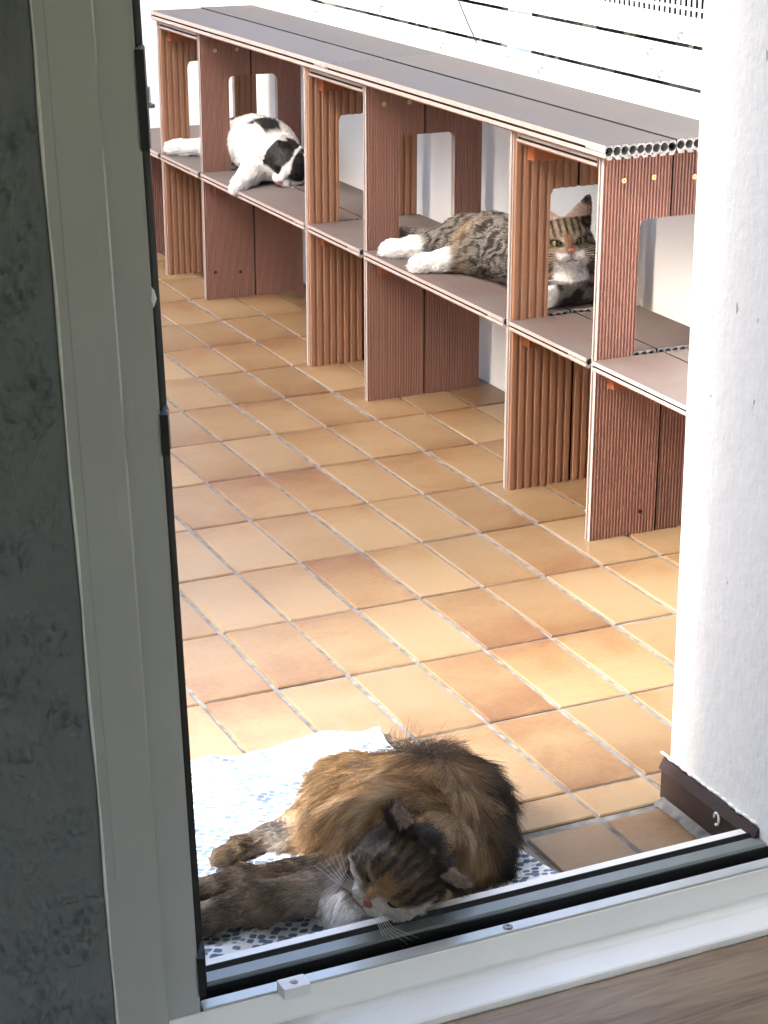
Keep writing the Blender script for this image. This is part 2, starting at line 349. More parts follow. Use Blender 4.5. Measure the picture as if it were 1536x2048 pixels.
def relief():
    h = 0.0021; xs = np.arange(-1.42, -1.0395, h); zs = np.arange(0.0, 1.36, h); X, Z = np.meshgrid(xs, zs); P = np.stack([X.ravel(), np.zeros(X.size), Z.ravel()], 1)
    a = vnoise(P * np.array([1, 1, .6]), 170, 21); b = vnoise(P, 340, 22); c = vnoise(P, 22, 23); w = vnoise(P, 60, 24)
    d = np.clip(a + .35 * b - .62, 0, 1) * np.clip(c * 1.9 - .45, 0.08, 1.2) * .022 + .0014 * w + .0006 * b
    lim = -1.0462 + LEAN_W * P[:, 2]; edge = np.clip((lim - P[:, 0]) / .012, 0, 1); V = np.stack([P[:, 0] + np.minimum(lim - P[:, 0], 0) * 1.0, YI - .0004 - d * edge, P[:, 2]], 1)
    nx = len(xs); i = (np.arange(len(zs) - 1)[:, None] * nx + np.arange(nx - 1)[None, :]).ravel(); return V, np.stack([i, i + 1, i + nx + 1, i + nx], 1)
rv, rf = relief(); mesh_obj('stucco_relief', rv, rf, M['stucco'], lw, smooth=True)
# room behind the door (the camera stands in it); unseen rear opening added and sized for fill light
for n, b in (('ceiling', (-4.6, 2.2, -6.6, YI, 2.5, 2.62)), ('wall_right', (2.2, 2.3, -6.6, YI, -0.1, 2.5))):
    box_obj(n, b, M['room_wall'])['kind'] = 'structure'
box_obj('wall_left', (-4.7, -4.6, -6.6, YI, -0.1, 2.5), M['room_wall'])['kind'] = 'structure'
m = MB(); YB = -6.6; m.box(-4.6, -4.3, YB - .12, YB, -0.1, 2.5); m.box(1.9, 2.2, YB - .12, YB, -0.1, 2.5); m.box(-4.3, 1.9, YB - .12, YB, -0.1, 0.12); m.box(-4.3, 1.9, YB - .12, YB, 2.4, 2.5)
m.obj('wall_back', M['white_wall'])['kind'] = 'structure'
lam = box_obj('room_floor', (-4.6, 2.2, -6.6, -1.41, -0.12, -0.0085), M['dark_hole']); lam['kind'] = 'structure'
for j in range(7):
    for i in range(6):
        y1 = -1.4395 - j * 0.193; x0 = -4.5 + i * 1.2 + (j % 3) * 0.41 - 0.4
        o = box_obj('floor_plank', (max(x0, -4.58), min(x0 + 1.1992, 2.18), y1 - 0.1922, y1, -0.008, 0.0), M['laminate'], lam)
for xa, xb in ((-4.58, -1.0215), (-0.0185, 2.18)): box_obj('floor_plank', (xa, xb, -1.4388, -1.3865, -0.008, 0.0), M['laminate'], lam)
box_obj('floor_boards_rear', (-4.58, 2.18, -6.58, -2.792, -0.0082, -0.0004), M['laminate'], lam)

# ---------------------------------------------------------------- door frame and threshold (all parts of one frame)
door = empty('door_frame', (-0.5, -1.33, 0)); tag(door, 'white open balcony door frame with black gaskets and aluminium threshold', 'door frame')
def dpart(o): o.parent = door; o.matrix_parent_inverse = Matrix.Translation((0.5, 1.33, 0)); return o
LEAN = -0.0290
def loft(name, prof, z0, z1, mat, lean=LEAN, smooth=False):
    n = len(prof); v = [(x + lean * z, y, z) for z in (z0, z1) for x, y in prof]
    f = [(i, (i + 1) % n, n + (i + 1) % n, n + i) for i in range(n)] + [tuple(range(n))[::-1], tuple(range(n, 2 * n))]
    return dpart(fix_normals(mesh_obj(name, v, f, mat, smooth=smooth)))
loft('jamb_profile', [(-1.045, -1.386), (-1.000, -1.390), (-0.988, -1.389), (-0.9845, -1.384), (-0.9838, -1.372), (-0.979, -1.3665), (-0.968, -1.366), (-0.945, -1.366), (-0.9405, -1.364), (-0.9396, -1.359), (-0.9396, -1.30), (-1.033, -1.30)], -0.0, 2.12, M['pvc'])
m = MB()
zs = [i * 0.03 for i in range(72)]; m.tube([(-1.0449 + LEAN * z + 0.0005 * math.sin(z * 23) + random.uniform(-.0002, .0002), -1.3882, z) for z in zs], [0.0014 + 0.0005 * math.sin(z * 31) + random.uniform(0, .0004) for z in zs], 6)
dpart(m.obj('caulk_line', M['caulk'], smooth=True))
loft('caulk_smear', [(-1.0435, -1.3875), (-1.034, -1.3905), (-1.0325, -1.3885), (-1.0335, -1.3865)], 0.25, 2.12, M['pvc'])
loft('gasket', [(-0.9392, -1.352), (-0.9335, -1.350), (-0.931, -1.338), (-0.9245, -1.334), (-0.9235, -1.322), (-0.9175, -1.318), (-0.917, -1.301), (-0.9392, -1.301)], 0.028, 2.12, M['black'])
loft('outer_stop', [(-0.9392, -1.2995), (-0.9125, -1.2995), (-0.9125, -1.282), (-0.9392, -1.282)], 0.052, 2.12, M['pvc'])
def hinge(z0, z1, name='hinge'):
    h = loft(name, [(-0.9420, -1.3675), (-0.9345, -1.3705), (-0.9330, -1.358), (-0.9265, -1.351), (-0.9220, -1.332), (-0.9285, -1.334), (-0.9385, -1.352)], z0, z1, M['black']); return h
hinge(0.715, 0.758); hinge(0.068, 0.118); hinge(1.025, 1.122, 'latch_keeper')
m = MB(); z = 1.068; m.tube([(-0.9300 + LEAN * z, -1.352, z), (-0.9300 + LEAN * z, -1.352, z + 0.016)], 0.0055, 10); m.box(-0.934 + LEAN * z, -0.922 + LEAN * z, -1.357, -1.345, z - 0.004, z - 0.0005)
dpart(m.obj('latch_bolt', M['steel']))
z = 0.877; m = MB(); m.tube([(-0.942 + LEAN * z, -1.3585, z - 0.012), (-0.940 + LEAN * z, -1.361, z - 0.006), (-0.9392 + LEAN * z, -1.362, z), (-0.940 + LEAN * z, -1.361, z + 0.008), (-0.942 + LEAN * z, -1.3585, z + 0.014)], [.001, .003, .004, .003, .001], 8); dpart(m.obj('plug', M['white_metal'], smooth=True))
# right-hand jamb
def rjamb(name, pr, mat): return loft(name, pr, 0.0, 2.12, mat, 0.0)
rjamb('jamb_profile', [(XR + 0.0005, -1.300), (-0.126, -1.300), (-0.100, -1.366), (-0.060, -1.390), (0.02, -1.392), (0.02, -1.3865), (XR + 0.0005, -1.3865)], M['pvc'])
# threshold profiles, extruded along the opening
def sill(name, prof, mat, x0=-0.944, x1=-0.1345, smooth=False):
    n = len(prof); v = [(x, y, z) for x in (x0, x1) for y, z in prof]
    f = [(i, (i + 1) % n, n + (i + 1) % n, n + i) for i in range(n)] + [tuple(range(n))[::-1], tuple(range(n, 2 * n))]
    return dpart(fix_normals(mesh_obj(name, v, f, mat, smooth=smooth)))
sill('outer_sill', [(-1.268, 0.0), (-1.268, 0.047), (-1.270, 0.050), (-1.2835, 0.0505), (-1.2845, 0.049), (-1.2845, 0.0)], M['white_metal'], -0.9172)
sill('sill_gasket', [(-1.2848, 0.03), (-1.2848, 0.0485), (-1.2865, 0.0525), (-1.289, 0.0532), (-1.2905, 0.0505), (-1.2925, 0.0522), (-1.2945, 0.049), (-1.2945, 0.03)], M['black'], -0.9172)
sill('threshold_rail', [(-1.2948, 0.0), (-1.2948, 0.0485), (-1.2965, 0.0500), (-1.3155, 0.0495), (-1.3185, 0.047), (-1.3195, 0.0)], M['alu_dark'], -0.9172)
sill('drain_channel', [(-1.3198, 0.0), (-1.3198, 0.0475), (-1.3222, 0.0475), (-1.3226, 0.022), (-1.3468, 0.022), (-1.3468, 0.0)], M['black'], -0.935)  # walls and floor black: the gap's shade put into the colour
sill('inner_rail', [(-1.3471, 0.0), (-1.3471, 0.0475), (-1.349, 0.0500), (-1.3655, 0.0498), (-1.3668, 0.0485), (-1.3668, 0.0)], M['alu'], -0.9392)
sill('sill_profile', [(-1.3671, 0.0), (-1.3671, 0.0475), (-1.3685, 0.0465), (-1.3755, 0.0165), (-1.3775, 0.0140), (-1.3935, 0.0122), (-1.3965, 0.0105), (-1.4335, 0.0085), (-1.4365, 0.0070), (-1.4375, -0.004), (-1.40, -0.004)], M['sill_white'], -1.02, -0.02)
m = MB(); cx, cy = -0.833, -1.3785
# keeper block with a countersunk hole
seg = 20; cz0, cz1 = 0.0502, 0.064; W2, D2 = 0.0165, 0.0115
outer = []; inner = []; dn = []
for i in range(seg):
    a = 2 * math.pi * i / seg; c, s = math.cos(a), math.sin(a); k = min(W2 / max(abs(c), 1e-6), D2 / max(abs(s), 1e-6))
    outer.append((cx + c * k, cy + s * k, cz1)); inner.append((cx + c * .0052, cy + s * .0052, cz1)); dn.append((cx + c * .0038, cy + s * .0038, cz1 - .006))
v = outer + inner + dn; f = [(i, (i + 1) % seg, seg + (i + 1) % seg, seg + i) for i in range(seg)] + [(seg + i, seg + (i + 1) % seg, 2 * seg + (i + 1) % seg, 2 * seg + i) for i in range(seg)]
m.add(v, f, 0); m.add(dn, [tuple(range(seg))], 1)
cor = [(cx - W2, cy - D2), (cx + W2, cy - D2), (cx + W2, cy + D2), (cx - W2, cy + D2)]
m.add([(x, y, cz0) for x, y in cor] + [(x, y, cz1 - .0003) for x, y in cor], [(i, (i + 1) % 4, 4 + (i + 1) % 4, 4 + i) for i in range(4)], 0)
dpart(m.obj('keeper_block', [M['white_metal'], M['dark_hole']]))
def screw_head(name, loc, r, axis='Z', mat=None, parent=None):
    m = MB(); n = 16; rings = [(r, 0.0), (r, 0.0012), (r * .8, 0.0022), (r * .34, 0.0024), (r * .26, 0.0006)]
    v = []; f = []
    for rr, h in rings:
        for i in range(n): a = 2 * math.pi * i / n; v.append((rr * math.cos(a), rr * math.sin(a), h))
    for k in range(len(rings) - 1): f += [(k * n + i, k * n + (i + 1) % n, (k + 1) * n + (i + 1) % n, (k + 1) * n + i) for i in range(n)]
    m.add(v, f, 0); m.add([v[(len(rings) - 1) * n + i] for i in range(n)], [tuple(range(n))], 1)
    if axis == 'Y': m.v = [(x, -z, y) for x, y, z in m.v]
    m.v = [(x + loc[0], y + loc[1], z + loc[2]) for x, y, z in m.v]
    return m.obj(name, [mat or M['steel'], M['dark_hole']], parent)
dpart(screw_head('screw', (-0.543, -1.357, 0.0499), 0.0062))

# ---------------------------------------------------------------- parapet, end wall, railing
m = MB(); m.box(0.622, 0.70, -1.05, 2.76, -0.004, 0.742)
par = m.obj('parapet_wall', M['white_wall']); tag(par, 'low white parapet wall behind the cat bench', 'wall')
m = MB(); m.box(-5.0, 0.70, 2.76, 2.90, -0.3, 1.3)
tag(m.obj('terrace_end_wall', M['white_wall']), 'white wall closing the far end of the terrace', 'wall')
m = MB(); m.box(-8.0, -4.6, -0.45, 9.0, -6, 6.0); w = m.obj('unseen_sun_blocker', M['white_wall']); w['kind'] = 'structure'  # unseen block added to keep the sun off most of the terrace
rail = empty('railing', (0.65, 0.8, 0.742)); tag(rail, 'white board railing with dark gaps on the parapet', 'railing')
def rpart(o): o.parent = rail; o.matrix_parent_inverse = Matrix.Translation((-0.65, -0.8, -0.742)); return o
def board(z0, z1, y0, y1, x0=0.640, x1=0.658, skew=0.0, name='board'):
    v = [(x, y + (s if e else -0) * 0, z) for x in (x0, x1) for e, y in ((0, y0), (1, y1)) for s in (0,) for z in (z0, z1)]
    v = [(x, y0 + (skew if z == z1 else 0), z) if y == y0 else (x, y1 + (skew if z == z1 else 0), z) for x, y, z in v]
    f = [(0, 1, 3, 2), (4, 6, 7, 5), (0, 4, 5, 1), (2, 3, 7, 6), (0, 2, 6, 4), (1, 5, 7, 3)]
    return rpart(fix_normals(mesh_obj(name, v, f, M['white_board'])))
board(0.7425, 0.7715, -0.95, 2.755); board(0.7755, 0.7885, -0.95, 2.755)
board(0.800, 0.870, -0.95, 1.030, skew=0.085); board(0.800, 0.870, 1.034, 2.70, skew=0.085)
board(0.881, 0.910, -0.95, 2.755); board(0.9185, 0.929, -0.95, 2.755)
m = MB()
for i in range(190): m.box(0.6405, 0.6575, -0.94 + i * 0.0195, -0.94 + i * 0.0195 + 0.007, 0.9102, 0.9183)
o = rpart(m.obj('perforated_strip', M['white_board'])); o['kind'] = 'stuff'
for y in (-0.6, 0.9, 2.4): rpart(box_obj('post', (0.6585, 0.6985, y - .02, y + .02, 0.7425, 1.25), M['white_metal']))
rpart(box_obj('handrail', (0.632, 0.70, -0.95, 2.755, 1.2505, 1.29), M['white_metal'], bevel=0.006))
for h in ((1.981, .763), (1.425, .759), (1.206, .762), (.72, .761), (.333, .759), (1.558, .816), (.278, .852), (.234, .813), (.169, .894)):
    m = MB(); y, z = h; m.tube([(0.640, y, z + .006), (0.633, y, z + .007), (0.628, y - .001, z + .003), (0.629, y - .002, z - .004), (0.634, y - .002, z - .006)], 0.0026, 6); rpart(m.obj('hook', M['steel'], smooth=True))
m = MB(); m.tube([(0.6375, 1.126, .874), (0.6365, 1.08, .831), (0.6375, 1.030, .787)], 0.0016, 6); rpart(m.obj('cable', M['black']))
# wire mesh above the rail
wm = empty('wire_mesh', (0.70, 0.5, 0.9)); tag(wm, 'white wire mesh panel fixed above the board railing', 'mesh')
def wpart(o): o.parent = wm; o.matrix_parent_inverse = Matrix.Translation((-0.70, -0.5, -0.9)); return o
for i in range(150): wpart(box_obj('wire', (0.7045, 0.7085, -0.9 + i * 0.0195, -0.9 + i * 0.0195 + 0.0048, 0.9, 1.245), M['white_metal']))
for z in (0.932, 0.967, 1.003, 1.04, 1.08, 1.12, 1.16, 1.20): wpart(box_obj('cross_wire', (0.7088, 0.7118, -0.9, 2.1, z, z + 0.0055), M['white_metal']))

# ---------------------------------------------------------------- the cat bench, every plank a part
bench = empty('cat_bench', (0.43, 1.0, 0)); tag(bench, 'long two tier brown decking plank bench with doorway cutouts along the parapet', 'bench')
def bpart(o): o.parent = bench; o.matrix_parent_inverse = Matrix.Translation((-0.43, -1.0, 0)); return o
T = 0.021
def prof_coarse(W, n=8, d=0.0040):
    u, v = [], []; p = W / n
    for i in range(n): u += [i * p + p * k for k in (0.0, .13, .24, .76, .87)]; v += [d, d, 0, 0, d]
    return u + [W], v + [d]
def prof_fine(W, n=21, d=0.0032):
    u, v = [], []; p = W / n
    for i in range(n): u += [i * p + p * k for k in (0.0, .12, .36, .64, .88)]; v += [0, 0, d, d, 0]
    return u + [W], v + [0]
def prof_flat(W, n=1, d=0): return [0, W], [0, 0]
def plank(name, W, L, nearp, farp, mp, mats, hole=None, tk=T, holes_end=(False, False), pale=0):
    """u across, v through the thickness, w along; hole=(u0,u1,w0,w1,r_at_u0,r_at_u1)"""
    nu, nv = nearp(W); fu, fv = farp(W); us = set(np.round(nu, 6)) | set(np.round(fu, 6))
    if hole:
        u0, u1, w0, w1, ra, rb = hole
        for a in np.linspace(0, 1, 6):
            if ra: us.add(round(u0 + ra * a, 6))
            if rb: us.add(round(u1 - rb * a, 6))
        us |= {round(max(u0, 0), 6), round(min(u1, W), 6)}
    us = sorted(u for u in us if -1e-9 <= u <= W + 1e-9)
    N = np.interp(us, nu, nv); F = tk - np.interp(us, fu, fv)
    def top(u):
        z = w1
        if ra and u < u0 + ra: d = ra - (u - u0); z = w1 - ra + math.sqrt(max(0, ra * ra - d * d))
        if rb and u > u1 - rb: d = rb - (u1 - u); z = min(z, w1 - rb + math.sqrt(max(0, rb * rb - d * d)))
        return z
    b = MB()
    def quad(p, mi): b.add([mp(*q) for q in p], [(0, 1, 2, 3)], mi)
    for k in range(len(us) - 1):
        a, c = us[k], us[k + 1]; mid = (a + c) / 2
        ints = [((0, 0), (L, L))]
        if hole and u0 <= mid <= u1: ints = [((0, 0), (w0, w0)), ((top(a), top(c)), (L, L))]
        for (s0, s1), (e0, e1) in ints:
            quad(((a, N[k], s0), (c, N[k + 1], s1), (c, N[k + 1], e1), (a, N[k], e0)), 0)
            quad(((a, F[k], s0), (a, F[k], e0), (c, F[k + 1], e1), (c, F[k + 1], s1)), 1)
            if not (s0 == 0 and holes_end[0]): quad(((a, N[k], s0), (a, F[k], s0), (c, F[k + 1], s1), (c, N[k + 1], s1)), 2)
            if not (e0 == L and holes_end[1]): quad(((a, N[k], e0), (c, N[k + 1], e1), (c, F[k + 1], e1), (a, F[k], e0)), 2)
    def side(u, s, e, inw):
        n_ = float(np.interp(u, us, N)); f_ = float(np.interp(u, us, F)); h = tk / 2; g = 0.0045 * inw
        pts = [(u, n_), (u, h - .0032), (u + g, h - .0026), (u + g, h + .0026), (u, h + .0032), (u, f_)]
        for i in range(5):
            (p, q), (r, t_) = pts[i], pts[i + 1]; quad(((p, q, s), (p, q, e), (r, t_, e), (r, t_, s)), (2 if i != 2 else 3) if (u == 0) == (pale == 0) else 3)  # seam and groove faces near black: gap shade put into the colour
    for u, inw in ((0, 1), (W, -1)):
        if hole and u0 <= u <= u1: side(u, 0, w0, inw); side(u, w1, L, inw)
        else: side(u, 0, L, inw)
    if hole:
        for u, r in ((u0, ra), (u1, rb)):
            if 0 < u < W:
                n_ = float(np.interp(u, us, N)); f_ = float(np.interp(u, us, F))
                quad(((u, n_, w0), (u, n_, w1 - r), (u, f_, w1 - r), (u, f_, w0)), 2)
    for e, flag in enumerate(holes_end):
        if not flag: continue
        wv = 0 if e == 0 else L; sgn = 1 if e == 0 else -1; nh = 9; p = W / nh; seg = 20; rad = tk * .31; vb = tk - 0.0042
        for i in range(nh):
            c0 = (i + .5) * p; cv = vb / 2; O, I, D = [], [], []
            for s in range(seg):
                a = 2 * math.pi * (s + .5) / seg; ca, sa = math.cos(a), math.sin(a); k = min((p / 2) / max(abs(ca), 1e-6), (vb / 2) / max(abs(sa), 1e-6))
                O.append(mp(c0 + ca * k, cv + sa * k, wv)); I.append(mp(c0 + ca * rad, cv + sa * rad, wv)); D.append(mp(c0 + ca * rad, cv + sa * rad, wv + sgn * .07))
            b.add(O + I + D, [(s, (s + 1) % seg, seg + (s + 1) % seg, seg + s) for s in range(seg)], 4)
            b.add(I + D, [(s, (s + 1) % seg, seg + (s + 1) % seg, seg + s) for s in range(seg)], 4); b.add(D, [tuple(range(seg))], 3)
        for k in range(len(us) - 1): quad(((us[k], vb, wv), (us[k + 1], vb, wv), (us[k + 1], F[k + 1], wv), (us[k], F[k], wv)), 4)
    return bpart(fix_normals(b.obj(name, mats)))
W = 0.1445; XA, XB = 0.290, 0.4375; HP = 0.730; SH = 0.357
PAN = [(-0.132, 'fine', 0), (0.194, 'coarse', -.0005), (0.890, 'fine', .002), (1.218, 'coarse', -.004), (1.967, 'fine', 0), (2.300, 'coarse', .003)]
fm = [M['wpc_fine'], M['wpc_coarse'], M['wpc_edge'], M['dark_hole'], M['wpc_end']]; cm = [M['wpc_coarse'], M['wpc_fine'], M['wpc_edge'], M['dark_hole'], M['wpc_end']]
for i, (yp, kind, dx) in enumerate(PAN):
    near_p, far_p, mats = (prof_fine, prof_coarse, fm) if kind == 'fine' else (prof_coarse, prof_fine, cm)
    hx0, hx1 = 0.371, 0.512; lean = random.uniform(-.003, .003)
    for X, side in ((XA, 0), (XB, 1)):
        mp = (lambda u, v, w, X=X, yp=yp, dx=dx, ln=lean: (X + dx + u + ln * w, yp + v, w))
        hole = (hx0 - X, W + .001, SH - .022, 0.612, .016, 0) if side == 0 else (-.001, hx1 - X, SH - .022, 0.612, 0, .016)
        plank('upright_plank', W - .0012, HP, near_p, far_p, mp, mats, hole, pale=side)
for yp in (2.61, -0.66):
    for X in (XA, XB): plank('upright_plank', W - .0012, 0.333, prof_fine, prof_coarse, (lambda u, v, w, X=X, yp=yp: (X + u, yp + v, w)), fm)
# shelf boards between the uprights
ys = [-0.70] + [p[0] for p in PAN] + [2.745]
for k in range(len(ys) - 1):
    a = ys[k] + (T + .0015 if k else 0); b_ = ys[k + 1] - 0.0015
    for X in (XA - .008, XB):
        ww = W + .008 - .0012 if X < XB else W - .0012
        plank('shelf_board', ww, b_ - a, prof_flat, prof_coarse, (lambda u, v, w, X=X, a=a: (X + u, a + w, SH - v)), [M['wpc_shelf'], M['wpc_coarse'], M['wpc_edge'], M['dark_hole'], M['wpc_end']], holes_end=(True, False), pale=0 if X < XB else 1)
# top boards, and the inner boards under the top of each box
for X, ww in ((0.278, 0.1470), (0.4268, 0.1560)):
    for a, b_ in ((-0.158, 1.085), (1.087, 2.325)):
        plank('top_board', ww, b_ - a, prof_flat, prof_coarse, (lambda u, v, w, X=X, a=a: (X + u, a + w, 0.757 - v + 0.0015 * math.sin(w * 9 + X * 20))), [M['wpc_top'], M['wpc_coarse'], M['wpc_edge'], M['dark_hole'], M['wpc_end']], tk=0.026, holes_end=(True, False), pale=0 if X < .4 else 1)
for n_, f_ in ((0, 1), (2, 3), (4, 5)):
    for X in (XA + .001, XB):
        a = PAN[n_][0] + T + .0015; b_ = PAN[f_][0] - .0015
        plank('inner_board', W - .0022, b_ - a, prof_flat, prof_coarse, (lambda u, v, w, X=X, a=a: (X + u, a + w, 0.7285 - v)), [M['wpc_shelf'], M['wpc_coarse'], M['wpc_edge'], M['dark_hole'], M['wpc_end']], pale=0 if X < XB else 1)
# stained battens that carry shelf and top
for i, (yp, kind, dx) in enumerate(PAN):
    bpart(box_obj('batten', (XA + .026, XB + W - .02, yp - .0245, yp - .0003, SH - T - .0335, SH - T - .0005), M['batten'], bevel=0.001))
    bpart(box_obj('batten', (XA + .026, XB + W - .02, yp + T + .0003, yp + T + .0245, SH - T - .0335, SH - T - .0005), M['batten'], bevel=0.001))
    if kind == 'coarse': bpart(box_obj('batten', (XA + .026, XB + W - .02, yp - .0245, yp - .0003, .7285 - T - .0335, .7285 - T - .0005), M['batten'], bevel=0.001))
for i in (0, 2, 4):
    for x in (.334, .397, .484): bpart(screw_head('screw', (x, PAN[i][0] - .0001, .684 + random.uniform(-.004, .004)), 0.0052, 'Y', M['brass']))
for (x, y, z) in ((0.318, 1.967, .078), (0.392, 1.967, .072), (0.40, -0.132, .045)):
    bpart(screw_head('screw', (x, y - .0001, z), 0.0042, 'Y', M['dark_hole']))

# ---------------------------------------------------------------- blanket under the big cat
def blanket():
    nu, nv = 130, 110; corners = [(-0.985, -1.255), (-0.40, -1.262), (-0.425, -0.715), (-0.86, -0.70)]
    V, Fc, UV = [], [], []
    def h(x, y, u, v):
        e = min(u, 1 - u, v, 1 - v)
        z = 0.0035 + 0.0065 * max(0, math.sin(x * 31 + y * 17 + 2 * math.sin(y * 11))) ** 2 + 0.006 * max(0, math.sin(y * 47 - x * 22 + 1.3)) ** 3 + 0.0012 * math.sin(x * 90 + y * 60)
        return z + (0.006 * math.exp(-e / .02))
    for j in range(nv + 1):
        v = j / nv
        for i in range(nu + 1):
            u = i / nu
            x = (1 - v) * ((1 - u) * corners[0][0] + u * corners[1][0]) + v * ((1 - u) * corners[3][0] + u * corners[2][0])
            y = (1 - v) * ((1 - u) * corners[0][1] + u * corners[1][1]) + v * ((1 - u) * corners[3][1] + u * corners[2][1])
            y += 0.010 * math.sin(u * 9 + 1) * (1 if v > .5 else 0.1) * abs(v - .5) * 2; x += 0.012 * math.sin(v * 13) * (u - .3)
            z = h(x, y, u, v)
            if v < 0.16 and u > .75: z += 0.020 * (1 - v / .16) * (0.6 + .4 * math.sin(u * 40)) * min(1, (u - .75) / .08); y += .004 * math.sin(u * 55)
            V.append((x, y, max(z, .002))); UV.append((x * 1.0 + .3 * z, y * 1.0 + z))
    for j in range(nv):
        for i in range(nu): a = j * (nu + 1) + i; Fc.append((a, a + 1, a + nu + 2, a + nu + 1))
    o = mesh_obj('blanket', V, Fc, M['fabric'], smooth=True)
    uv = o.data.uv_layers.new(name='UVMap'); li = np.zeros(len(o.data.loops), int); o.data.loops.foreach_get('vertex_index', li); uv.data.foreach_set('uv', np.array(UV)[li].ravel())
    md = o.modifiers.new('thickness', 'SOLIDIFY'); md.thickness = 0.0016; md.offset = 1
    return tag(o, 'white cotton blanket printed with small blue squares under the long-haired cat', 'blanket')
blanket()
# grit and crumbs lying on the tiles
rg = np.random.default_rng(77); m = MB()
for k in range(45):
    x = rg.uniform(-.85, .28); y = rg.uniform(-.72, 2.2); r = rg.uniform(.0010, .0030)
    if rg.random() < .6: x = round(x / .125) * .125 + rg.normal(0, .006)
    v = [(x + r * math.cos(a) * rg.uniform(.6, 1.3), y + r * math.sin(a) * rg.uniform(.6, 1.3), .0006) for a in (0, 1.3, 2.5, 3.8, 5.0)] + [(x, y, .0006 + r * .9)]
    m.add(v, [(0, 1, 5), (1, 2, 5), (2, 3, 5), (3, 4, 5), (4, 0, 5)])
tag(m.obj('grit', M['grit'], floor), kind='stuff')
# ---------------------------------------------------------------- cats: one continuous body surface each, fur as its child
def seg_d(P, a, b, ra, rb):
    a = np.array(a); b = np.array(b); ab = b - a; t = np.clip(((P - a) @ ab) / max(ab @ ab, 1e-12), 0, 1)
    return np.linalg.norm(P - a - t[:, None] * ab, axis=1) - (ra + (rb - ra) * t)
def ell_d(P, c, r, Rm=None):
    q = P - np.array(c)
    if Rm is not None: q = q @ Rm
    r = np.array(r); k0 = np.linalg.norm(q / r, axis=1); k1 = np.linalg.norm(q / (r * r), axis=1); return k0 * (k0 - 1) / np.maximum(k1, 1e-9)
def smin(a, b, k):
    h = np.clip(0.5 + 0.5 * (b - a) / k, 0, 1); return b + (a - b) * h - k * h * (1 - h)
def surface_net(fn, lo, hi, h):
    lo = np.array(lo); n = np.ceil((np.array(hi) - lo) / h).astype(int) + 1
    g = np.stack(np.meshgrid(*[np.arange(k) for k in n], indexing='ij'), -1).reshape(-1, 3) * h + lo
    D = np.concatenate([fn(c) for c in np.array_split(g, max(1, len(g) // 200000))]).reshape(n)
    S = D < 0; c = n - 1
    acc = np.zeros(tuple(c) + (3,)); cnt = np.zeros(tuple(c))
    def sub(A, o): return A[o[0]:o[0] + c[0], o[1]:o[1] + c[1], o[2]:o[2] + c[2]]
    corners = [(i, j, k) for i in (0, 1) for j in (0, 1) for k in (0, 1)]
    for a in corners:
        for ax in range(3):
            if a[ax]: continue
            b = list(a); b[ax] = 1; da, db = sub(D, a), sub(D, b); x = (sub(S, a) != sub(S, b)); t = np.where(x, da / np.where(x, da - db, 1), 0)
            p = np.array(a, float)
            for d in range(3): acc[..., d] += x * (p[d] + (t if d == ax else 0))
            cnt += x
    act = cnt > 0; idx = -np.ones(tuple(c), int); idx[act] = np.arange(act.sum())
    V = (np.argwhere(act) + acc[act] / cnt[act][:, None]) * h + lo; F = []
    for ax in range(3):
        u, w = (ax + 1) % 3, (ax + 2) % 3
        s0 = [slice(1, -1)] * 3; s1 = [slice(1, -1)] * 3; s0[ax] = slice(0, -1); s1[ax] = slice(1, None)
        ch = S[tuple(s0)] != S[tuple(s1)]; e = np.argwhere(ch)
        if not len(e): continue
        off = np.ones(3, int); off[ax] = 0; e = e + off; inside = S[tuple(e.T)]
        def cell(du, dw):
            q = e.copy(); q[:, u] -= du; q[:, w] -= dw; return idx[tuple(q.T)]
        quad = np.stack([cell(0, 0), cell(1, 0), cell(1, 1), cell(0, 1)], 1)
        quad[~inside] = quad[~inside][:, ::-1]; F.append(quad)
    return V, np.concatenate(F)
def nz(v): return v / np.maximum(np.linalg.norm(v, axis=-1, keepdims=True), 1e-9)
def sstep(a, b, x): t = np.clip((x - a) / (b - a), 0, 1); return t * t * (3 - 2 * t)
def lerpc(a, b, t): return np.asarray(a) * (1 - t[:, None]) + np.asarray(b) * t[:, None]
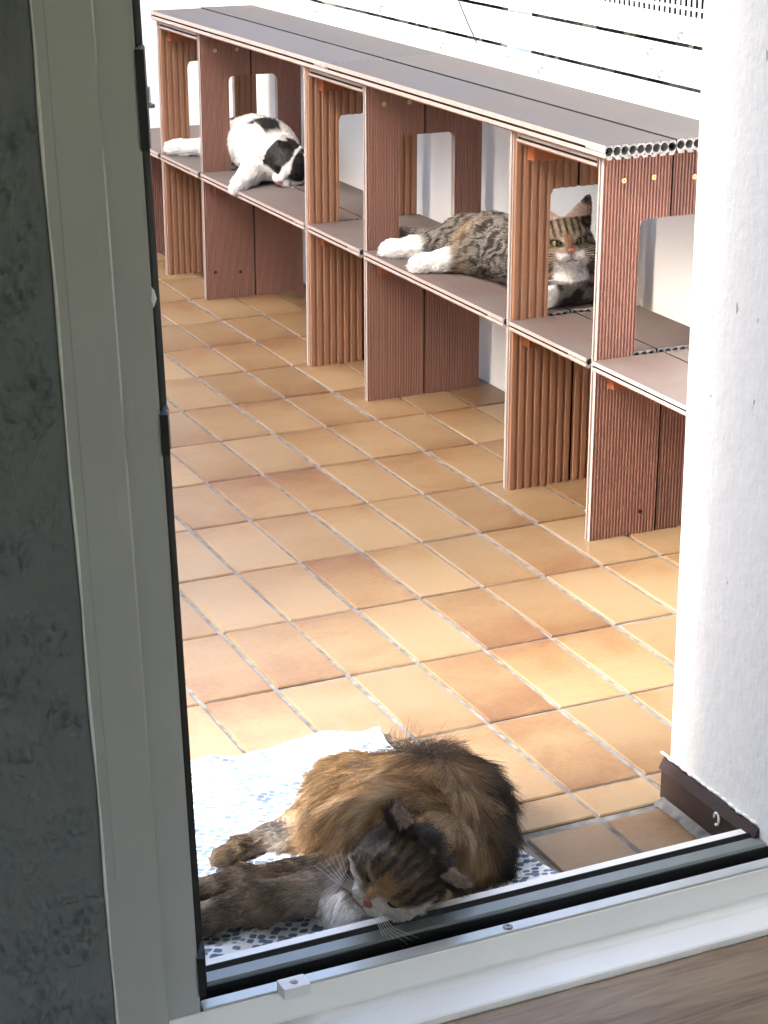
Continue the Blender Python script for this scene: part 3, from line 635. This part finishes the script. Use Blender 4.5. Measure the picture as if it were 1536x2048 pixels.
class Head:
    def __init__(s, c, F, U, sc=1.0, ear_back=0.0, splay=0.0, closed=False):
        F = np.array(F, float); F /= np.linalg.norm(F); U = np.array(U, float); U -= F * (U @ F); U /= np.linalg.norm(U); X = np.cross(F, U)
        s.c = np.array(c, float); s.B = np.stack([X, F, U], 1); s.s = sc; s.eb = ear_back; s.sp = splay; s.cl = closed
    def loc(s, P): return (P - s.c) @ s.B / s.s
    def wor(s, q): return s.c + (np.array(q, float) * s.s) @ s.B.T
    def sdf(s, P):
        q = s.loc(P); d = ell_d(q, (0, -.004, 0), (.046, .05, .042))
        for sg in (-1, 1):
            d = smin(d, ell_d(q, (sg * .026, .014, -.016), (.024, .027, .022)), .012)
            d = smin(d, ell_d(q, (sg * .018, .033, .014), (.015, .012, .009)), .01)
        d = smin(d, seg_d(q, (0, .03, .012), (0, .054, -.007), .013, .0085), .010)
        for sg in (-1, 1):
            d = smin(d, ell_d(q, (sg * .0105, .048, -.0185), (.0145, .0145, .0115)), .006)
            if s.cl: d = smin(d, np.linalg.norm(q - np.array((sg * .021, .0345, .005)), axis=1) - .0108, .004)
            else:
                qt = q - np.array((sg * .021, .045, .005)); qt[:, 2] = qt[:, 2] - .28 * sg * qt[:, 0]; e = ell_d(qt, (0, 0, 0), (.0105, .011, .0046)); d = -smin(-d, e, .0025)
        d = smin(d, ell_d(q, (0, .042, -.030), (.013, .012, .009)), .007)
        for sg in (-1, 1):
            b = np.array((sg * .027, -.010 - s.eb * .3, .030)); tip = np.array((sg * (.043 + s.sp), -.016 - s.eb, .083 - s.sp * .75)); a = tip - b; L = np.linalg.norm(a); a /= L
            t = np.array((sg * .35, .92, .1)); t -= a * (t @ a); t /= np.linalg.norm(t); w = np.cross(a, t)
            r = q - b; f = (r @ a) / L; wv = r @ w; tv = r @ t + 14 * wv * wv - .002
            hw = .025 * np.clip(1 - f, 0, 1) ** .75 + .0015
            e = np.maximum(np.maximum(np.abs(wv) - hw, np.abs(tv) - .0030), np.maximum(f - 1, -.25 - f) * L)
            d = smin(d, e * .85, .006)
        return d * s.s
def fur(name, parent, V, F, Nv, n, len_fn, flow_fn, col_fn, rad, lift, clump, seed, org, K=5, jit=.16, nclump=14):
    rng = np.random.default_rng(seed); tri = np.concatenate([F[:, [0, 1, 2]], F[:, [0, 2, 3]]]); A = V[tri[:, 1]] - V[tri[:, 0]]; B = V[tri[:, 2]] - V[tri[:, 0]]
    ar = np.linalg.norm(np.cross(A, B), axis=1); t = np.searchsorted(np.cumsum(ar) / ar.sum(), rng.random(n)); t = np.minimum(t, len(tri) - 1)
    r1, r2 = rng.random(n), rng.random(n); fl = r1 + r2 > 1; r1[fl] = 1 - r1[fl]; r2[fl] = 1 - r2[fl]
    P = V[tri[t, 0]] + A[t] * r1[:, None] + B[t] * r2[:, None]
    N = nz(Nv[tri[t, 0]] * (1 - r1 - r2)[:, None] + Nv[tri[t, 1]] * r1[:, None] + Nv[tri[t, 2]] * r2[:, None])
    Ln = len_fn(P); keep = Ln > .0008; P, N, Ln = P[keep], N[keep], Ln[keep]; n = len(P)
    fw = flow_fn(P); fw = fw - N * (fw * N).sum(1, keepdims=True); fw = nz(fw + rng.normal(0, jit, (n, 3)) * 1.0)
    sw = np.stack([vnoise(P, 38, 3), vnoise(P, 38, 4), vnoise(P, 38, 5)], 1) - .5; fw = nz(fw + sw * .85)
    Ln = Ln * rng.uniform(.65, 1.12, n); pts = np.zeros((n, K, 3))
    for k in range(K):
        u = k / (K - 1); pts[:, k] = P + Ln[:, None] * (N * lift * (u - .45 * u * u) + fw * (u * (1 - .35 * (1 - u)))) + np.array([0, 0, -1]) * (Ln * .12 * u * u)[:, None]
    if clump:
        g = rng.choice(n, max(8, n // nclump), replace=False); kd = kdtree.KDTree(len(g))
        for i, a in enumerate(g): kd.insert(P[a], i)
        kd.balance(); gi = np.array([g[kd.find(p)[1]] for p in P])
        for k in range(1, K):
            u = k / (K - 1); q = pts[gi, k] - P[gi] * 0; pts[:, k] += (q - pts[:, k]) * (clump * u ** 1.3) * rng.uniform(.5, 1.0, n)[:, None]
    col = col_fn(P, rng)
    if clump: col = col * (.8 + .4 * rng.random(len(P))[gi][:, None])
    cv = bpy.data.hair_curves.new(name); cv.add_curves([K] * n)
    cv.attributes['position'].data.foreach_set('vector', (pts - np.array(org)).astype(np.float32).ravel())
    ra = cv.attributes.get('radius') or cv.attributes.new('radius', 'FLOAT', 'POINT')
    ra.data.foreach_set('value', np.tile(rad * np.linspace(1, .18, K), n).astype(np.float32))
    ca = cv.attributes.new('furcol', 'FLOAT_COLOR', 'CURVE'); ca.data.foreach_set('color', np.concatenate([col, np.ones((n, 1))], 1).astype(np.float32).ravel())
    cv.materials.append(M['fur']); o = bpy.data.objects.new(name, cv); link(o, parent); o['kind'] = 'stuff'; return o
def make_cat(label, prims, head, neck, org, voxel, col_fn, len_fn, nfur, rad, lift, clump, seed, k=.03, eyes='closed', nose='skin_pink', floor_z=None, nclump=14, whisk=.055, fix=None, group='cats lying on the terrace'):
    org = np.array(org)
    def body(P):
        d = None
        for p in prims:
            e = seg_d(P, p[0], p[1], p[2], p[3]); kk = p[4] if len(p) > 4 else k
            d = e if d is None else smin(d, e, kk)
        d = smin(d, seg_d(P, neck[0], neck[1], neck[2], neck[3]), k)
        d = smin(d, head.sdf(P), .014)
        if floor_z is not None: d = np.maximum(d, floor_z - P[:, 2])
        return d
    ends = np.array([p[i] for p in prims for i in (0, 1)] + [head.c]); lo = ends.min(0) - .125; hi = ends.max(0) + .125
    V, F = surface_net(body, lo, hi, voxel)
    eps = .0015; G = np.stack([body(V + np.eye(3)[i] * eps) - body(V - np.eye(3)[i] * eps) for i in range(3)], 1); Nv = nz(G)
    o = mesh_obj('cat', V - org, F, M['fur'], smooth=True, loc=tuple(org)); tag(o, label, 'cat', group)
    rng = np.random.default_rng(seed); cc = col_fn(V, rng) * .8
    a = o.data.attributes.new('furcol', 'FLOAT_COLOR', 'POINT'); a.data.foreach_set('color', np.concatenate([cc, np.ones((len(V), 1))], 1).astype(np.float32).ravel())
    def flow(P):
        acc = np.zeros_like(P); hl = head.loc(P)
        for p in prims:
            d = np.maximum(seg_d(P, p[0], p[1], p[2], p[3]), 0); fv = np.array(p[5] if len(p) > 5 and p[5] is not None else np.array(p[1]) - np.array(p[0])); acc += np.exp(-d / .018)[:, None] * (fv / (np.linalg.norm(fv) + 1e-9))
        hd = np.exp(-np.maximum(head.sdf(P), 0) / .012) * 6 * (np.linalg.norm(hl - np.array([0, .0, 0]), axis=1) < .085)
        rad_ = nz(hl - np.array([0, .062, -.010])); acc = nz(acc)
        if fix is not None: w_ = fix(P)[:, None]; acc = acc * (1 - w_) + np.array((.35, -.30, -1.0)) * w_
        acc = acc + hd[:, None] * (rad_ @ head.B.T); return nz(acc)
    fur('fur', o, V, F, Nv, nfur, lambda P: len_fn(P, head.loc(P)), flow, col_fn, rad, lift, clump, seed, org, nclump=nclump)
    # eyes, nose, mouth, whiskers
    rot = Matrix(head.B.tolist()).to_4x4(); s = head.s
    def place(ob, q): ob.matrix_local = Matrix.Translation(Vector(head.wor(q) - org)) @ rot @ Matrix.Scale(s, 4)
    def ball(name, q, r, mat, sc=(1, 1, 1)):
        bm = bmesh.new(); bmesh.ops.create_uvsphere(bm, u_segments=20, v_segments=12, radius=r)
        for v in bm.verts: v.co = Vector((v.co.x * sc[0], v.co.y * sc[1], v.co.z * sc[2]))
        for f_ in bm.faces: f_.smooth = True
        me = bpy.data.meshes.new(name); bm.to_mesh(me); bm.free(); me.materials.append(mat); ob = bpy.data.objects.new(name, me); link(ob, o); place(ob, q); return ob
    for sg in (-1, 1):
        if eyes == 'open': ball('eye', (sg * .021, .0340, .0050), .0092, M['eye'])
        else:
            m = MB(); m.tube([(sg * (.021 + .0105 * t), .0463 - .0095 * t * t - .001 * t, .004 - .004 * (1 - t * t) + .004 * t) for t in np.linspace(-1, 1, 9)], [.0006, .0012, .0016, .0018, .0018, .0018, .0016, .0012, .0006], 6)
            ob = m.obj('closed_eyelid', M['black'], o, smooth=True); place(ob, (0, 0, 0))
    ball('nose', (0, .0625, -.0085), .0058, M[nose], (1.15, .75, .8))
    m = MB(); m.tube([(-.014, .054, -.026), (-.007, .0605, -.0265), (0, .0628, -.0225), (.007, .0605, -.0265), (.014, .054, -.026)], [.0003, .0009, .001, .0009, .0003], 5); m.tube([(0, .0645, -.012), (0, .0632, -.0225)], .0008, 5)
    place(m.obj('mouth', M['nose_dark'], o), (0, 0, 0))
    m = MB()
    for sg in (-1, 1):
        for j in range(6):
            a = (j - 2.5) * .16; x = sg * .014; m.tube([(x, .056, -.018 + .002 * (j - 2)), (x + sg * whisk * .5, .060, -.018 + a * .03), (x + sg * whisk, .052, -.022 + a * .07)], [.0003, .00022, .00008], 3)
    w = m.obj('whisker', M['white_metal'], o); place(w, (0, 0, 0)); w['kind'] = 'stuff'
    return o
r_, d_, n_ = (np.array(v) for v in (RIGHT, DOWN, -FWD))
DK = (.018, .013, .010); BR = (.095, .052, .026); GO = (.38, .235, .11); CR = (.50, .40, .29); WH = (.78, .765, .74); GY = (.185, .170, .150)
# big long-haired cat on the blanket, head on the threshold
def big_head():
    f2 = (-.75 * r_ + .66 * d_); ph = math.radians(46); F = f2 * math.cos(ph) + n_ * math.sin(ph); U = n_ * math.cos(ph) - f2 * math.sin(ph)
    return Head(tuple(np.array((-.642, -1.282, .112)) - .010 * r_ - .003 * d_), F, U, 1.04, 0, .024, True)
HB = big_head()
def col_big(P, rng):
    q = HB.loc(P); inh = (np.linalg.norm(q, axis=1) < .082) | ((np.linalg.norm(q, axis=1) < .115) & (q[:, 2] > .036) & (np.abs(q[:, 0]) > .036))
    n1 = vnoise(P, 30, 1); n2 = vnoise(P, 90, 2); n3 = rng.random(len(P))
    back = sstep(-.555, -.455, P[:, 0] + .30 * (P[:, 1] + 1.1) + (n1 - .5) * .10)     # belly to spine; sunlit belly and shaded flank also put into the coat colour
    c = lerpc(GO, BR, np.clip(back * 1.1 + (n2 - .5) * .5, 0, 1)); c = lerpc(c, np.array(DK), sstep(.45, 1.05, back + (n1 - .5) * .7))
    band = .5 + .5 * np.sin((P[:, 0] * .5 + P[:, 1]) * 95 + n1 * 7); c = lerpc(c, np.array(BR) * .7, .45 * sstep(.55, .9, band) * (1 - back))
    lk = vnoise(P * np.array([14, 42, 42]), 1.0, 6); lk2 = vnoise(P * np.array([26, 80, 80]), 1.0, 7); c = lerpc(c, (.56, .42, .26), sstep(.50, .8, lk) * (1 - back) * .75); c = lerpc(c, (.055, .030, .016), sstep(.58, .8, lk2) * .7); c = lerpc(c, CR, sstep(.66, .85, n2 + .2 * (n3 - .5)) * (1 - back) * .5)
    leg = sstep(-.665, -.70, P[:, 0]) * (P[:, 2] < .1); st = .5 + .5 * np.sin(P[:, 0] * 150 + n1 * 9)
    lc = lerpc(np.array((.19, .135, .085)), np.array((.045, .032, .024)), sstep(.25, .95, st * .6 + .4 * n2)); lc = lerpc(lc, (.30, .25, .19), .4 * (n3 > .7)); c = lerpc(c, lc, leg * .9)
    white = np.exp(-((P[:, 0] + .70) ** 2 / .0016 + (P[:, 1] + 1.265) ** 2 / .0030)) * 1.6 * (P[:, 2] < .10); c = lerpc(c, WH, np.clip(white, 0, 1))
    white = sstep(-.86, -.90, P[:, 0]) + np.exp(-(((P - np.array((-.695, -.990, .02))) ** 2).sum(1) / .0004)); c = lerpc(c, WH, np.clip(white, 0, 1))
    # head
    s1 = .5 + .5 * np.sin(np.abs(q[:, 0]) * 480 + q[:, 1] * 60 + n1 * 6 + n2 * 3); hc = lerpc(np.array((.125, .086, .054)), np.array(DK), sstep(.15, .95, s1 + (n2 - .5) * .8) * sstep(-.012, .015, q[:, 2]) * .75)
    hc = lerpc(hc, np.array(DK) * 1.2, sstep(.018, -.01, q[:, 1]) * .9 * (q[:, 2] > -.01)); hc = lerpc(hc, (.26, .15, .07), sstep(.034, .046, q[:, 1]) * (np.abs(q[:, 0]) < .012) * .9)
    ck = .5 + .5 * np.sin(q[:, 2] * 420 + q[:, 1] * 200); hc = lerpc(hc, np.array(DK) * 1.3, sstep(.5, .8, ck) * (np.abs(q[:, 0]) > .024) * .7)
    wm_ = sstep(-.008, -.016, q[:, 2] - .25 * (q[:, 1] - .05) + .0 * n1) * sstep(.016, .03, q[:, 1]); low = (q[:, 0] < 0) * sstep(.006, -.004, q[:, 2] + (n1 - .5) * .01) * sstep(-.016, .000, q[:, 1]); hc = lerpc(hc, (.50, .47, .43), np.clip(wm_ + low, 0, 1)); er = np.exp(-((np.abs(q[:, 0]) - .021) ** 2 / .00012 + (q[:, 2] - .005) ** 2 / .00005)) * (q[:, 1] > .02); hc = lerpc(hc, (.30, .20, .11), er * .8)  # muzzle white greyed: its shade is put into the fur colour
    ear = (q[:, 2] > .036) & (np.abs(q[:, 0]) > .034); hc[ear] = lerpc(np.array((.05, .035, .03)), (.36, .25, .20), .75 * (q[ear][:, 1] > -.012))
    return np.where(inh[:, None], hc, c) * (.75 + .5 * n3)[:, None]
def len_big(P, q):
    r = np.linalg.norm(q, axis=1); L = np.full(len(P), .054); L = np.where(P[:, 0] < -.665, .015, L); L = np.where((P[:, 0] < -.61) & (P[:, 1] > -1.03) & (P[:, 2] < .07), .014, L)
    L = np.where(r < .10, .026, L); hd = r < .078; L = np.where(hd, .010 + .018 * sstep(.03, -.01, q[:, 1]), L)
    L = np.where(hd & (q[:, 2] > .04), .005, L); L = np.where((r < .13) & (np.abs(q[:, 0]) > .036) & (q[:, 2] > .036), .004, L); L = np.where(hd & (q[:, 1] > .048), .0035, L)
    eye = (np.hypot(np.abs(q[:, 0]) - .021, q[:, 2] - .004) < .010) & (q[:, 1] > .025); L = np.where(eye, .003, L)
    return L * np.where((P[:, 2] < .012) & (P[:, 0] < -.5), .5, 1)
U_ = (-.5, .25, .0)
make_cat('long-haired brown tabby cat asleep on the blanket with its head on the threshold',
    [((-.505, -1.040, .062), (-.512, -1.090, .070), .058, .066, .05, (-.9, -.1, -.2)), ((-.512, -1.085, .072), (-.575, -1.155, .072), .066, .058, .05, (-.9, -.15, -.2)),
     ((-.585, -1.010, .062), (-.612, -1.085, .060), .060, .058, .05, (-1, -.1, -.35)), ((-.472, -1.085, .054), (-.488, -1.160, .046), .050, .042, .05, (.10, -.25, -1)),
     ((-.590, -1.165, .070), (-.645, -1.160, .048), .052, .042, .04, (-.8, -.1, -.3)), ((-.66, -1.210, .050), (-.70, -1.220, .038), .040, .028, .03, (-.5, -.3, -.4)),
     ((-.680, -1.172, .044), (-.790, -1.156, .036), .030, .023, .02), ((-.790, -1.156, .036), (-.930, -1.146, .026), .022, .018, .02),
     ((-.670, -1.125, .040), (-.790, -1.100, .032), .025, .020, .02), ((-.790, -1.100, .032), (-.915, -1.080, .026), .020, .017, .02),
     ((-.590, -1.000, .044), (-.650, -.975, .030), .040, .024, .03), ((-.650, -.975, .030), (-.752, -.990, .019), .020, .014, .02), ((-.752, -.990, .019), (-.778, -.998, .018), .016, .0145, .01),
     ((-.625, -1.020, .026), (-.690, -.995, .020), .022, .017, .02)],
    HB, ((-.595, -1.185, .088), (-.632, -1.262, .102), .056, .046), (-.55, -1.1, .004), .0042, col_big, len_big, 135000, .00036, .19, .70, 5, k=.045, eyes='closed', nose='nose_dark', floor_z=None, nclump=34, fix=lambda P: sstep(-.535, -.475, P[:, 0] + .25 * (P[:, 1] + 1.1)) * (np.linalg.norm(HB.loc(P), axis=1) > .09))
# tabby with white paws on the bench
FT = n_ * .93 + d_ * .22 + r_ * .02; HT = Head((.468, .296, .477), FT, -d_ + .25 * n_ - .14 * r_, 1.16, 0, .008)
def tab(P, q, rng, seed):
    n1 = vnoise(P, 45, seed); n2 = vnoise(P, 110, seed + 1); n3 = rng.random(len(P))
    st = .5 + .5 * np.sin(P[:, 1] * 210 + P[:, 2] * 90 + n1 * 11); c = lerpc(GY, np.array(DK) * 1.5, sstep(.45, .75, st + (n2 - .5) * .7)); return n1, n2, n3, c
def col_tab(P, rng):
    q = HT.loc(P); n1, n2, n3, c = tab(P, q, rng, 3); inh = np.linalg.norm(q, axis=1) < .075
    c = lerpc(c, (.30, .20, .11), np.exp(-((P[:, 0] - .385) ** 2 / .0006 + (P[:, 1] - .60) ** 2 / .0022)) * .6); c = lerpc(c, np.array(DK) * 1.6, sstep(.50, .53, P[:, 2]) * .5)
    paw = sstep(.366, .352, P[:, 0]) * (P[:, 1] > .56); c = lerpc(c, WH, paw)
    bib = np.exp(-((P[:, 0] - .455) ** 2 / .0012 + (P[:, 2] - .432) ** 2 / .0005)) * (P[:, 1] < .33) * 1.7 * (P[:, 2] > .404); c = lerpc(c, WH, np.clip(bib, 0, 1))
    c = lerpc(c, WH, (P[:, 1] < .33) * (P[:, 2] < .405) * sstep(.424, .414, P[:, 0]))
    m = .5 + .5 * np.cos(q[:, 0] * 560); hc = lerpc((.24, .185, .125), np.array(DK), sstep(.45, .75, m) * sstep(.010, .018, q[:, 2])); hc = lerpc(hc, np.array(DK) * 1.3, sstep(.01, -.02, q[:, 1]) * .75)
    ck = .5 + .5 * np.sin(q[:, 2] * 460 + np.abs(q[:, 0]) * 240); hc = lerpc(hc, np.array(DK) * 1.2, sstep(.55, .85, ck) * sstep(.026, .032, np.abs(q[:, 0])) * .85)
    hc = lerpc(hc, (.55, .48, .40), np.exp(-((np.abs(q[:, 0]) - .011) ** 2 / .00002 + (q[:, 2] - .006) ** 2 / .00010)) * .9); hc = lerpc(hc, (.24, .12, .07), (np.abs(q[:, 0]) < .0075) * sstep(.04, .05, q[:, 1]) * (q[:, 2] > -.012) * 1.0)
    ax_ = np.abs(q[:, 0]) - .021; eyel = np.hypot(ax_ / 1.25, (q[:, 2] - .005 - .28 * ax_) * 1.7); hc = lerpc(hc, np.array(DK), sstep(.0125, .0095, eyel) * (q[:, 1] > .02) * .9)
    hc = lerpc(hc, WH, sstep(-.009, -.014, q[:, 2]) * sstep(.008, .03, q[:, 1] + .3 * (-.01 - q[:, 2])) * sstep(.026, .020, np.abs(q[:, 0]))); hc = lerpc(hc, WH, sstep(-.022, -.028, q[:, 2]) * sstep(.034, .026, np.abs(q[:, 0])))
    ear = q[:, 2] > .042; hc[ear] = lerpc(np.array((.07, .055, .045)), (.50, .36, .31), (q[ear][:, 1] > -.013) * .85)
    return np.where(inh[:, None], hc, c) * (.75 + .5 * n3)[:, None]
def len_short(P, q):
    L = np.full(len(P), .013); r = np.linalg.norm(q, axis=1); L = np.where(r < .075, .006, L); L = np.where((r < .08) & (q[:, 1] > .045), .0022, L); L = np.where((r < .1) & (q[:, 2] > .042), .003, L)
    ax_ = np.abs(q[:, 0]) - .021; eye = (np.hypot(ax_, (q[:, 2] - .005 - .28 * ax_) * 2.0) < .0105) & (q[:, 1] > .025); return np.where(eye, 0, L)
make_cat('tabby cat with white paws lying on the bench shelf, looking through the cutout',
    [((.445, .690, .412), (.440, .560, .420), .052, .062, .04, (0, 1, -.1)), ((.440, .560, .420), (.455, .400, .424), .062, .064, .04, (0, 1, -.1)), ((.455, .400, .424), (.465, .345, .420), .062, .054, .04, (0, .8, -.4)),
     ((.420, .725, .400), (.360, .775, .384), .040, .024, .03), ((.360, .775, .384), (.316, .806, .376), .021, .0185, .01), ((.318, .805, .376), (.306, .812, .374), .0195, .017, .01),
     ((.400, .610, .396), (.352, .628, .382), .038, .023, .03), ((.352, .628, .382), (.312, .648, .377), .0205, .018, .01), ((.314, .647, .376), (.302, .652, .374), .0195, .017, .01),
     ((.455, .745, .400), (.450, .84, .380), .026, .018, .03), ((.450, .84, .380), (.392, .955, .375), .018, .014, .02),
     ((.545, .330, .400), (.520, .282, .384), .036, .026, .03), ((.525, .270, .388), (.412, .258, .384), .030, .024, .012), ((.470, .330, .420), (.470, .300, .400), .048, .040, .03, (0, -.3, -1))],
    HT, ((.465, .370, .440), (.471, .305, .472), .055, .042), (.44, .55, .357), .0040, col_tab, len_short, 34000, .0005, .45, .35, 8, eyes='open', nose='skin_pink', whisk=.05)
# black and white cat stretched through the far cutout
fb = (-.42 * r_ + .80 * d_); pb = math.radians(34); HW = Head((.440, 1.705, .410), fb * math.cos(pb) + n_ * math.sin(pb), n_ * math.cos(pb) - fb * math.sin(pb), 1.0, 0, .008, True)
def col_bw(P, rng):
    q = HW.loc(P); n1 = vnoise(P, 40, 9); n3 = rng.random(len(P)); inh = np.linalg.norm(q, axis=1) < .072; BL = np.array((.012, .011, .011))
    c = np.tile(np.array(WH), (len(P), 1)); ang = np.degrees(np.arctan2(P[:, 2] - .434, .43 - P[:, 0])) + (n1 - .5) * 16; c = lerpc(c, BL, sstep(54, 60, ang) * sstep(100, 92, ang + (P[:, 1] - 1.8) * 60) * sstep(1.74, 1.77, P[:, 1]) * sstep(1.92, 1.88, P[:, 1])); c = lerpc(c, BL, sstep(.40, .415, P[:, 0]) * (P[:, 1] > 2.03))
    hc = lerpc(np.array(WH), BL, np.clip(sstep(.002, .006, np.abs(q[:, 0] + .002) - .30 * np.maximum(q[:, 1] - .02, 0) + (n1 - .5) * .010) * sstep(-.016, -.008, q[:, 2] + .0 * n1), 0, 1)); hc = lerpc(hc, np.array(WH), sstep(-.004, -.012, q[:, 2] - .2 * (q[:, 1] - .04)))
    ear = (q[:, 2] > .046) & (np.abs(q[:, 0]) > .022); hc[ear] = lerpc(BL * 1.5, (.62, .36, .34), (q[ear][:, 1] > -.013) * (q[ear][:, 0] < 0) * .8)
    return np.where(inh[:, None], hc, c) * (.85 + .3 * n3)[:, None]
make_cat('black and white cat sprawled asleep on the far part of the bench shelf',
    [((.440, 2.080, .420), (.438, 1.950, .432), .062, .064, .03, (0, 1, 0)), ((.438, 1.950, .432), (.425, 1.820, .436), .066, .072, .04, (0, 1, 0)), ((.425, 1.820, .436), (.418, 1.765, .425), .070, .058, .03, (0, 1, 0)),
     ((.385, 1.785, .420), (.345, 1.745, .390), .044, .028, .03), ((.345, 1.745, .390), (.302, 1.712, .372), .025, .020, .02), ((.302, 1.712, .372), (.286, 1.700, .362), .020, .018, .01),
     ((.430, 2.100, .400), (.395, 2.200, .385), .040, .026, .03), ((.395, 2.200, .385), (.325, 2.262, .378), .024, .019, .02), ((.325, 2.262, .378), (.306, 2.272, .376), .020, .018, .01)],
    HW, ((.425, 1.780, .428), (.445, 1.725, .418), .054, .044), (.44, 1.9, .357), .0042, col_bw, len_short, 26000, .0006, .45, .35, 12, eyes='closed', nose='skin_pink', whisk=.05)
# ---------------------------------------------------------------- beyond the railing
def tree(loc, h, r, seed, label):
    rg = np.random.default_rng(seed); root = empty('tree', loc); tag(root, label, 'tree', 'trees beyond the railing'); m = MB()
    m.tube([(0, 0, 0), (.05, .03, h * .3), (-.04, .05, h * .62), (0, 0, h * .85)], [h * .03, h * .024, h * .015, h * .005], 8)
    for k in range(9):
        a = k * 2.4; z = h * (.35 + .05 * k); m.tube([(0, 0, z), (r * .4 * math.cos(a), r * .4 * math.sin(a), z + h * .1), (r * .8 * math.cos(a), r * .8 * math.sin(a), z + h * .16)], [h * .009, h * .006, h * .002], 5)
    m.obj('trunk', M['bark'], root)
    n = 14000; cl = rg.normal(0, 1, (60, 3)); cl = nz(cl) * rg.uniform(.35, .95, (60, 1)) * np.array([r, r, h * .36]) + np.array([0, 0, h * .66])
    c = cl[rg.integers(0, 60, n)] + rg.normal(0, 1, (n, 3)) * r * .15; a = nz(rg.normal(0, 1, (n, 3))); b = nz(np.cross(a, rg.normal(0, 1, (n, 3)))); s = rg.uniform(.08, .17, (n, 1)) * r * .5
    V = np.stack([c - a * s, c + b * s * .6, c + a * s, c - b * s * .6], 1).reshape(-1, 3); F = np.arange(4 * n).reshape(-1, 4); mesh_obj('crown', V, F, M['leaf'], root)
for i, (x, y, h, r, lab) in enumerate(((5.2, 12.6, 5.6, 1.7, 'dark leafy tree seen through the railing gaps, leftmost of the four'), (6.0, 10.6, 5.9, 1.5, 'dark leafy tree seen through the middle of the railing gaps'), (6.4, 9.1, 8.3, 1.5, 'dark leafy tree behind the wire mesh at top right'), (5.5, 7.35, 8.0, 1.15, 'slim dark tree behind the wire mesh, next to the white wall'))):
    tree((x, y, -6), h, r, 40 + i, lab)
